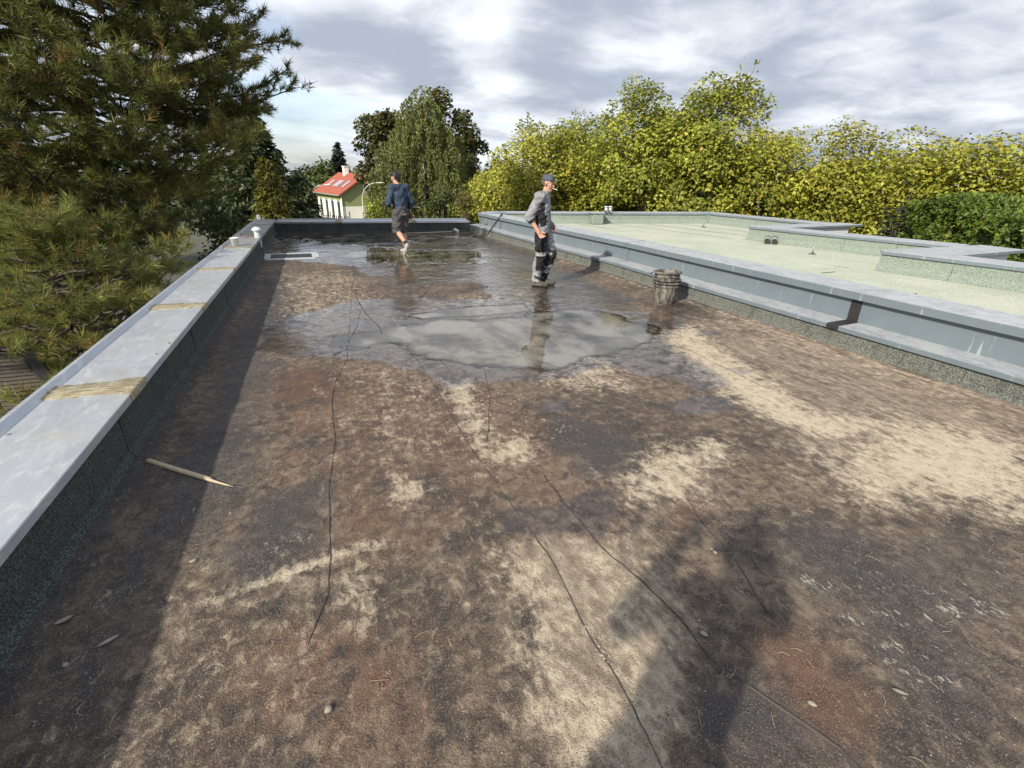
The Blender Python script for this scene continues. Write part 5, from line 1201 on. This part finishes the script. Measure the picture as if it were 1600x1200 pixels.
def body_mesh(name, surf, mats, parent, pick=None):
    P, Qd = surf; me = fast_mesh(name, P, Qd)
    for m in (mats if isinstance(mats, (list, tuple)) else [mats]): me.materials.append(m)
    bm = bmesh.new(); bm.from_mesh(me); bmesh.ops.smooth_vert(bm, verts=bm.verts, factor=.5, use_axis_x=True, use_axis_y=True, use_axis_z=True); bmesh.ops.recalc_face_normals(bm, faces=bm.faces); bm.to_mesh(me); bm.free()
    if pick:
        c = np.array([p.center[:] for p in me.polygons]); me.polygons.foreach_set('material_index', np.asarray(pick(c), np.int32))
    return link(name, me, None, parent, True)
def cloth(name, base, alt=None, var=.25, scale=9):
    def f(b, p, o):
        c = b.coord(); n = b.noise(c, scale, 6, .65); w = b.noise(c, 260, 2, .5)
        col = b.mix(b.step(n, .3, .7), tuple(x * (1 - var) for x in base), tuple(min(1, x * (1 + var)) for x in base))
        if alt: col = b.mix(b.math('MULTIPLY', b.step(n, .56, .68), .6), col, alt)
        setp(b, p, col, .92, 0, b.bump(b.math('ADD', n, b.math('MULTIPLY', w, .15)), .35, .012), .2)
    return material(name, f)
M_SKIN = plain('skin', (0.46, 0.255, 0.175), .55, 0, .10, 14, .06)
M_LIP = plain('lip', (0.30, 0.11, 0.09), .5, 0, .1, 20, .02)
M_HAIR = plain('black_hair', (0.012, 0.010, 0.009), .5, 0, .4, 60, .5)
M_STUB = plain('short_brown_hair', (0.11, 0.075, 0.05), .8, 0, .3, 60, .4)
M_EYE = plain('eye', (0.03, 0.022, 0.018), .15, 0, .1, 10, 0)
C_GREY = cloth('grey_fleece', (0.215, 0.220, 0.232)); C_BLK = cloth('black_cloth', (0.020, 0.020, 0.022)); C_NAVY = cloth('navy_wool', (0.042, 0.060, 0.092), None, .3)
C_TRS = cloth('grey_work_cloth', (0.175, 0.180, 0.188), (0.26, 0.25, 0.24)); C_LITE = cloth('pale_reflective_cloth', (0.25, 0.25, 0.25), (0.16, 0.16, 0.16), .2, 22)
C_SHORT = cloth('charcoal_cloth', (0.072, 0.070, 0.070), (0.13, 0.12, 0.11)); C_CAP = cloth('slate_cap_cloth', (0.070, 0.078, 0.096)); C_SHOE = cloth('dusty_shoe', (0.070, 0.066, 0.062), (0.16, 0.14, 0.12))
C_RED = cloth('red_glove', (0.27, 0.045, 0.04)); C_TRAIN = cloth('grey_trainer', (0.36, 0.34, 0.31), (0.10, 0.09, 0.08)); C_SOLE = cloth('dark_sole', (0.035, 0.034, 0.030)); C_WHITE = cloth('white_trim', (0.62, 0.60, 0.56))

def head_prims(c, fw, s=1.0):
    """head at c looking along fw (unit, mostly horizontal); returns primitives and a few useful points"""
    c = np.array(c, float); f = _n(fw); r = _n(np.cross(f, [0, 0, 1.0])); u = np.cross(r, f); q = lambda a, b2, d_: c + s * (r * a + f * b2 + u * d_)
    pr = [(q(0, -.012, .035), q(0, .012, .03), .083 * s, .080 * s), (q(0, .030, -.02), q(0, .035, -.075), .062 * s, .045 * s), (q(0, .052, -.088), q(0, .058, -.092), .030 * s, .026 * s),
          (q(0, .082, .012), q(0, .100, -.028), .011 * s, .017 * s), (q(-.03, .072, .030), q(.03, .072, .030), .016 * s, .016 * s),
          (q(-.048, .048, -.018), q(-.040, .060, -.04), .026 * s, .020 * s), (q(.048, .048, -.018), q(.040, .060, -.04), .026 * s, .020 * s), (q(-.014, .082, -.055), q(.014, .082, -.055), .012 * s, .012 * s)]
    for e in (-1, 1): pr.append((q(.078 * e, -.008, .012), q(.084 * e, -.014, -.026), .014 * s, .010 * s))
    return pr, q
def hand_prims(w, d, side, curl=.5, spread=.5):
    """w wrist, d direction of the hand, side = direction of the thumb"""
    w = np.array(w, float); d = _n(d); sd = np.array(side, float); sd = _n(sd - d * (sd @ d)); nrm = np.cross(d, sd); pr = [(w - d * .03, w + d * .02, .026, .028)]
    for i, (o, L) in enumerate(((.030, .072), (.011, .082), (-.010, .076), (-.029, .060))):
        k0 = w + d * .085 + sd * o; pr.append((w + d * .015 + sd * o * .55, k0, .017, .0125))
        a = curl * .9; d1 = d * math.cos(a) + nrm * math.sin(a) + sd * o * spread * 2; k1 = k0 + d1 * L * .5; d2 = d * math.cos(a * 2.1) + nrm * math.sin(a * 2.1); k2 = k1 + d2 * L * .5
        pr.append((k0, k1, .0115, .0095)); pr.append((k1, k2, .0095, .0075))
    t0 = w + d * .03 + sd * .028; t1 = t0 + _n(sd * .8 + d * .7 + nrm * .3) * .045; t2 = t1 + _n(d + sd * .1 + nrm * .5) * .034; pr += [(t0, t1, .015, .012), (t1, t2, .0115, .009)]
    return pr
def shoe_surf(heel, toe, h=.05, w=.043):
    heel, toe = np.array(heel, float), np.array(toe, float); m = heel * .45 + toe * .55; up = np.array([0, 0, 1.0])
    return [(heel + up * .012, m + up * .010, .042, .043), (m + up * .008, toe, .044, .036), (heel + up * .055, heel * .7 + toe * .3 + up * .045, .046, .042)]
def cylinder_between(name, a, b, r, mat, parent): return tube(name, [a, (np.array(a) + np.array(b)) / 2, b], [r, r, r * .9], mat, parent, 10)

def build_person(label, loc, heading, J, head_fw, dress, vox=.0072):
    """J: joints in the person's own frame, +y ahead, +x to the person's right"""
    t = empty('person', loc, heading - math.pi / 2, label, 'person')
    N = {k: np.array(v, float) for k, v in J.items()}
    hp_, q = head_prims(N['head'], head_fw)
    chest, pelvis, neck = N['chest'], N['pelvis'], N['neck']
    torso = [(pelvis, (pelvis + chest) / 2, .118, .118, (1.18, .86, 1)), ((pelvis + chest) / 2, chest, .118, .128, (1.22, .86, 1)), (chest, chest + (neck - chest) * .45, .128, .095, (1.2, .85, 1)),
             (N['sh_r'], N['sh_l'], .060, .060), (chest + (neck - chest) * .5, N['sh_r'], .075, .058), (chest + (neck - chest) * .5, N['sh_l'], .075, .058)]
    neckp = [(neck - np.array([0, 0, .06]), N['head'] + np.array([0, -.01, -.06]), .056, .052)]
    arms, legs = [], []
    for s in ('r', 'l'):
        arms += [(N['sh_' + s], N['el_' + s], .055, .044), (N['el_' + s], N['wr_' + s], .043, .029)]
        legs += [(N['hip_' + s], N['kn_' + s], .088, .056), (N['kn_' + s], N['kn_' + s] * .62 + N['an_' + s] * .38 + np.array([0, -.012, 0]), .054, .056), (N['kn_' + s] * .62 + N['an_' + s] * .38 + np.array([0, -.012, 0]), N['an_' + s], .056, .037)]
    feet = []
    for s in ('r', 'l'): feet += [(N['an_' + s], N['heel_' + s] + np.array([0, 0, .02]), .036, .032), (N['heel_' + s] + np.array([0, 0, .02]), N['toe_' + s], .030, .024)]
    hands = []
    for s in ('r', 'l'): hands += hand_prims(N['wr_' + s], N['hd_' + s], N['th_' + s], J.get('curl_' + s, [.5, 0, 0])[0])
    body = torso + neckp + arms + legs + feet
    def skin_pick(c):
        m = (q(0, .088, -.058) - c); lip = (np.abs((c - q(0, .09, -.056)) @ (q(0, 0, 1) - q(0, 0, 0))) < .006) & (np.linalg.norm(m, axis=1) < .024); return lip * 1
    P1, Q1 = sdf_surface(body + hp_ + hands, vox, .013)
    b_o = body_mesh('body', (P1, Q1), [M_SKIN, M_LIP], t, skin_pick)
    for e in (-1, 1):
        c = q(.031 * e, .083, .014); V1, F1 = [], []
        lathe('eye', [(.0001, .009), (.007, .006), (.0095, 0), (.007, -.006), (.0001, -.009)], M_EYE, b_o, 10, tuple(c))
    dress(t, N, torso, arms, legs, neckp, q)
    return t
Zu = np.array([0, 0, 1.0])

# --- the capped worker in grey
def dress_grey(t, N, torso, arms, legs, neckp, q):
    pel = N['pelvis']
    jack = torso + [(a, b, ra, rb) for a, b, ra, rb in arms] + [(N['neck'] - Zu * .05, N['neck'] + Zu * .035, .060, .062)]
    wr, er = N['wr_r'], N['el_r']; dr_ = _n(wr - er); cutr = er + dr_ * (np.linalg.norm(wr - er) * .34)
    cuts = [(pel - Zu * .075, (0, 0, -1)), (N['neck'] + Zu * .045, (0, -.15, 1))]
    P, Qd = sdf_surface(jack, .0088, .030, cuts, (46, .0050, 1.0), .020)
    fc = P[Qd].mean(1); keep = ~((np.linalg.norm(np.cross(fc - er, dr_), axis=1) < .078) & (((fc - cutr) @ dr_) > 0) & (fc[:, 0] > .16))
    Qd = Qd[keep]
    def pk(c):
        side = (c[:, 0] > .03) & (c[:, 1] < .055) & (c[:, 1] > -.035) & (c[:, 2] < 1.30) & (c[:, 2] > .98) & (np.linalg.norm(np.cross(c - N['el_r'], _n(N['sh_r'] - N['el_r'])), axis=1) > .064) & (c[:, 0] < .2)
        cuff = (((c - cutr) @ dr_) > -.035) & (c[:, 0] > .12) & (c[:, 1] < .1) & (c[:, 2] < 1.12)
        zipm = (np.abs(c[:, 0] - .0) < .008) & (c[:, 1] > .07)
        return np.where(side | cuff | zipm, 1, 0)
    j = body_mesh('jacket', (P, Qd), [C_GREY, C_BLK], t, pk)
    tr = [(pel + Zu * .03, pel - Zu * .05, .125, .13, (1.14, .9, 1))] + [(a, b, ra + .012, max(rb + .02, .058)) for a, b, ra, rb in legs]
    cuts = [(pel + Zu * .085, (0, 0, 1)), ((0, 0, .045), (0, 0, -1))]
    S = sdf_surface(tr, .0088, .022, cuts, (40, .0055, 2.0), .012)
    def pk2(c):
        r = c[:, 0] > 0; z = c[:, 2]; o = np.zeros(len(c), int)
        o[r & (z > .56) & (z < .86) & (c[:, 0] > .085)] = 1; o[r & (z > .50) & (z < .545)] = 2; o[r & (z > .26) & (z < .50) & (c[:, 1] > -.05)] = 1
        o[r & (z < .24) & (z > .05)] = 2; o[r & (z < .22) & (np.sin(c[:, 2] * 60 + c[:, 1] * 40) > .45)] = 1; o[r & (c[:, 1] < -.075) & (z < .56)] = 2
        o[(~r) & (z > .34) & (z < .58)] = 1; o[(~r) & (z < .2)] = 1; o[(~r) & (z > .60) & (z < .84) & (c[:, 0] > -.075) & (c[:, 1] > .05)] = 2
        return o
    body_mesh('trousers', S, [C_TRS, C_BLK, C_LITE], t, pk2)
    for s in ('r', 'l'):
        S = sdf_surface(shoe_surf(N['heel_' + s], N['toe_' + s]), .006, .02, [((0, 0, .004), (0, 0, -1))], None, .006)
        body_mesh('boot', S, [C_SHOE, C_SOLE], t, lambda c: (c[:, 2] < .022) * 1)
    # cap: crown, peak
    S = sdf_surface([(q(0, -.014, .048), q(0, .006, .046), .090, .088)], .005, .01, [(q(0, 0, .040), q(0, .12, -1) - q(0, 0, 0))], None, .004)
    body_mesh('cap', S, C_CAP, t)
    bm = bmesh.new(); pv = []
    for i in range(9):
        a = R(-68 + 17 * i); pv.append((q(.086 * math.sin(a), .070 * math.cos(a) + .004, .052), q(.082 * math.sin(a), .070 * math.cos(a) + .105 * max(0, math.cos(a)) ** .6 + .004, .058 + .012 * math.cos(a) - .010 * abs(math.sin(a)))))
    vv = [x for a, b2 in pv for x in (a, b2)]; vv += [x - Zu * .010 for x in vv]; ff = []
    for i in range(8): ff += [(2 * i, 2 * i + 2, 2 * i + 3, 2 * i + 1), (18 + 2 * i, 18 + 2 * i + 1, 18 + 2 * i + 3, 18 + 2 * i + 2), (2 * i + 1, 2 * i + 3, 18 + 2 * i + 3, 18 + 2 * i + 1)]
    mesh_py('cap_peak', vv, ff, C_CAP, t, True)
    S = sdf_surface([(q(0, -.030, .02), q(0, -.022, -.012), .080, .072)], .006, .01, [(q(0, .018, 0), q(0, 1, 0) - q(0, 0, 0)), (q(0, 0, -.03), q(0, 0, -1) - q(0, 0, 0))], None, .001); body_mesh('hair', S, M_STUB, t)
sr = .185
hd1 = math.atan2(-.60, .80)
m1 = at(844, 446)
J1 = dict(head=(0, .055, 1.575), neck=(0, .005, 1.43), chest=(0, -.01, 1.22), pelvis=(0, .0, .92), sh_r=(.165, -.03, 1.385), sh_l=(-.165, -.01, 1.385), el_r=(.25, -.17, 1.09), wr_r=(.235, -.02, .885), el_l=(-.25, -.04, 1.09), wr_l=(-.20, .12, .93),
          hip_r=(.085, 0, .885), kn_r=(.095, .01, .49), an_r=(.10, -.055, .095), hip_l=(-.085, .01, .885), kn_l=(-.085, .15, .51), an_l=(-.07, .02, .10), heel_r=(.10, -.085, .03), toe_r=(.13, .12, .035), heel_l=(-.07, -.015, .035), toe_l=(-.085, .19, .035),
          hd_r=(-.05, .55, -.8), th_r=(-.6, .6, .1), hd_l=(.4, .6, -.6), th_l=(.4, .4, .6), curl_r=(.75, 0, 0), curl_l=(.7, 0, 0))
p1 = build_person('person in a grey fleece, slate cap and work trousers standing beside the puddle', (m1[0], m1[1], hz(m1[0], m1[1]) + .0), hd1, J1, (.06, 1, -.16), dress_grey)
# a cigarette between his lips and the gloves he carries are things of their own
def in_frame(t, p):
    a = t.rotation_euler.z; c, s = math.cos(a), math.sin(a); L = t.location; return np.array([L[0] + c * p[0] - s * p[1], L[1] + s * p[0] + c * p[1], L[2] + p[2]])
_, q1 = head_prims(J1['head'], (.06, 1, -.16))
cg = [in_frame(p1, q1(.012, .092, -.054)), in_frame(p1, q1(.03, .175, -.062))]; o = tube('cigarette', cg, [.0042, .0042], M_WHITE); tag(o, 'white cigarette between the lips of the capped worker', 'cigarette')
gl = [((.225, .03, .80), (.235, .0, .68), .030, .034), ((.235, .0, .68), (.24, -.02, .60), .034, .018), ((.235, .02, .68), (.25, .03, .59), .022, .012), ((.21, .0, .69), (.215, .01, .60), .018, .012), ((.24, -.03, .70), (.25, -.05, .62), .016, .011)]
gloves = body_mesh('work_gloves', sdf_surface(gl, .005, .012), C_BLK, None); gloves.location = p1.location; gloves.rotation_euler = p1.rotation_euler; tag(gloves, 'pair of black work gloves held at the hip by the capped worker', 'gloves')

# --- the worker in the navy sweater, walking away
def dress_navy(t, N, torso, arms, legs, neckp, q):
    pel = N['pelvis']; jack = torso + arms + [(N['neck'] - Zu * .05, N['neck'] + Zu * .015, .060, .058)]
    cuts = [(pel + Zu * .02, (0, 0, -1)), (N['neck'] + Zu * .02, (0, -.1, 1))]
    P, Qd = sdf_surface(jack, .0088, .032, cuts, (38, .0062, 3.0), .022)
    body_mesh('sweater', (P, Qd), C_NAVY, t)
    tr = [(pel + Zu * .05, pel - Zu * .06, .122, .135, (1.14, .92, 1))] + [(N['hip_' + s], N['kn_' + s] + Zu * .0, .105, .092) for s in 'rl']
    cuts = [(pel + Zu * .095, (0, 0, 1)), ((0, 0, .45), (0, 0, -1))]
    S = sdf_surface(tr, .0088, .022, cuts, (36, .0062, 5.0), .014)
    body_mesh('shorts', S, [C_SHORT, C_WHITE], t, lambda c: ((np.abs(c[:, 2] - .845 - .25 * (c[:, 0] + .05) ** 2 * 8) < .007) & (np.abs(c[:, 0] + .0) < .055) & (c[:, 1] < -.05)) * 1)
    for s in ('r', 'l'):
        S = sdf_surface(shoe_surf(N['heel_' + s], N['toe_' + s]) if s == 'r' else [(N['heel_l'], (N['heel_l'] + N['toe_l']) / 2, .042, .042), ((N['heel_l'] + N['toe_l']) / 2, N['toe_l'], .043, .034), (N['heel_l'] + np.array([0, .03, .03]), N['an_l'] * .6 + N['heel_l'] * .4, .044, .044)], .006, .02, [((0, 0, .004), (0, 0, -1))], None, .006)
        sl_ = _n(np.cross(N['toe_' + s] - N['heel_' + s], (1.0, 0, 0))); sl_ = sl_ if s == 'r' else sl_
        body_mesh('shoe', S, [C_TRAIN, C_SOLE], t, lambda c, s=s, sl_=sl_: (((c - N['heel_' + s]) @ sl_) < -.018) * 1 if s == 'l' else (c[:, 2] < .022) * 1)
        S = sdf_surface([(N['an_' + s] - (N['an_' + s] - N['kn_' + s]) * .10, N['an_' + s], .040, .040)], .006, .01, [], None, .004); body_mesh('sock', S, C_BLK, t)
    S = sdf_surface([(q(0, -.020, .042), q(0, .012, .052), .086, .080), (q(0, -.045, .0), q(0, -.040, -.045), .060, .050)], .006, .02, [(q(0, .052, .0), q(0, 1, -.5) - q(0, 0, 0))], (90, .003, 1.), .005)
    body_mesh('hair', S, M_HAIR, t)
    S = sdf_surface([(np.array(a) , np.array(b), r1 + .002, r2 + .002) for a, b, r1, r2 in hand_prims(N['wr_r'], N['hd_r'], N['th_r'], .4)[0:]], .005, .01, [], None, .001); body_mesh('glove', S, C_RED, t)
m2 = at(630, 395)
hd2 = math.atan2(.98, .19) + R(33)
J2 = dict(head=(-.02, .09, 1.60), neck=(0, .04, 1.455), chest=(0, .02, 1.24), pelvis=(0, -.01, .93), sh_r=(.160, .02, 1.395), sh_l=(-.160, .03, 1.395), el_r=(.27, -.03, 1.11), wr_r=(.27, .05, .88), el_l=(-.30, .0, 1.10), wr_l=(-.17, .24, 1.03),
          hip_r=(.085, 0, .895), kn_r=(.085, .07, .49), an_r=(.085, .02, .10), hip_l=(-.085, 0, .895), kn_l=(-.09, .06, .50), an_l=(-.10, -.29, .255), heel_r=(.085, -.015, .03), toe_r=(.10, .19, .034), heel_l=(-.10, -.335, .215), toe_l=(-.105, -.235, .045),
          hd_r=(.0, .12, -1), th_r=(-.3, 1, 0), hd_l=(.75, .6, -.15), th_l=(.1, .2, 1), curl_r=(.4, 0, 0), curl_l=(.9, 0, 0))
p2 = build_person('person in a navy sweater and dark shorts walking away through the puddle', (m2[0], m2[1], hz(m2[0], m2[1])), hd2, J2, (-.45, 1, -.28), dress_navy)
h0 = in_frame(p2, (-.10, .31, 1.02)); h1 = in_frame(p2, (.34, .06, .99)); d_ = h1 - h0
tl = empty('stick', (h0[0], h0[1], h0[2]), 0, 'thin stick tucked under the right arm of the worker in navy', 'stick')
tube('shaft', [h0, h0 + d_ * .6, h0 + d_ * 1.28], [.012, .012, .012], M_WOOD, tl, 8, True)
tube('tip', [h0 + d_ * 1.28, h0 + d_ * 1.36], [.016, .013], M_WHITE, tl, 8, True)

# --- the photographer, just outside the frame; the shadow on the roof is the only trace in view
def dress_dark(t, N, torso, arms, legs, neckp, q):
    pel = N['pelvis']; P, Qd = sdf_surface(torso + arms, .010, .032, [(pel - Zu * .06, (0, 0, -1)), (N['neck'] + Zu * .02, (0, 0, 1))], None, .022); body_mesh('jacket', (P, Qd), C_BLK, t)
    S = sdf_surface([(pel + Zu * .03, pel - Zu * .05, .125, .13, (1.14, .9, 1))] + [(a, b, ra + .012, max(rb + .02, .058)) for a, b, ra, rb in legs], .010, .022, [(pel + Zu * .085, (0, 0, 1)), ((0, 0, .045), (0, 0, -1))], None, .012); body_mesh('trousers', S, C_SHORT, t)
    for s in 'rl': body_mesh('boot', sdf_surface(shoe_surf(N['heel_' + s], N['toe_' + s]), .008, .02, [((0, 0, .004), (0, 0, -1))], None, .006), C_SHOE, t)
    body_mesh('hair', sdf_surface([(q(0, -.020, .042), q(0, .012, .052), .086, .080)], .008, .02, [(q(0, .052, .0), q(0, 1, -.5) - q(0, 0, 0))], None, .005), M_HAIR, t)
J3 = dict(head=(0, .03, 1.60), neck=(0, 0, 1.45), chest=(0, 0, 1.24), pelvis=(0, 0, .93), sh_r=(.19, 0, 1.40), sh_l=(-.19, 0, 1.40), el_r=(.31, .12, 1.26), wr_r=(.20, .26, 1.52), el_l=(-.31, .10, 1.26), wr_l=(-.16, .25, 1.52),
          hip_r=(.09, 0, .895), kn_r=(.12, .02, .49), an_r=(.14, .0, .10), hip_l=(-.09, 0, .895), kn_l=(-.12, .02, .49), an_l=(-.14, 0, .10), heel_r=(.14, -.03, .03), toe_r=(.16, .17, .034), heel_l=(-.14, -.03, .03), toe_l=(-.16, .17, .034),
          hd_r=(-.3, .1, .9), th_r=(0, -.6, .5), hd_l=(.3, .1, .9), th_l=(0, -.6, .5))
fwv = np.array([VIEW[0][2], VIEW[1][2]]); fwv /= np.linalg.norm(fwv)
build_person('person beyond the lower edge whose shadow falls across the lower right of the roof', (-fwv[0] * .42 - .29, -fwv[1] * .42 + .30, 0.0), math.atan2(fwv[1], fwv[0]), J3, (0, 1, -.2), dress_dark, .010)
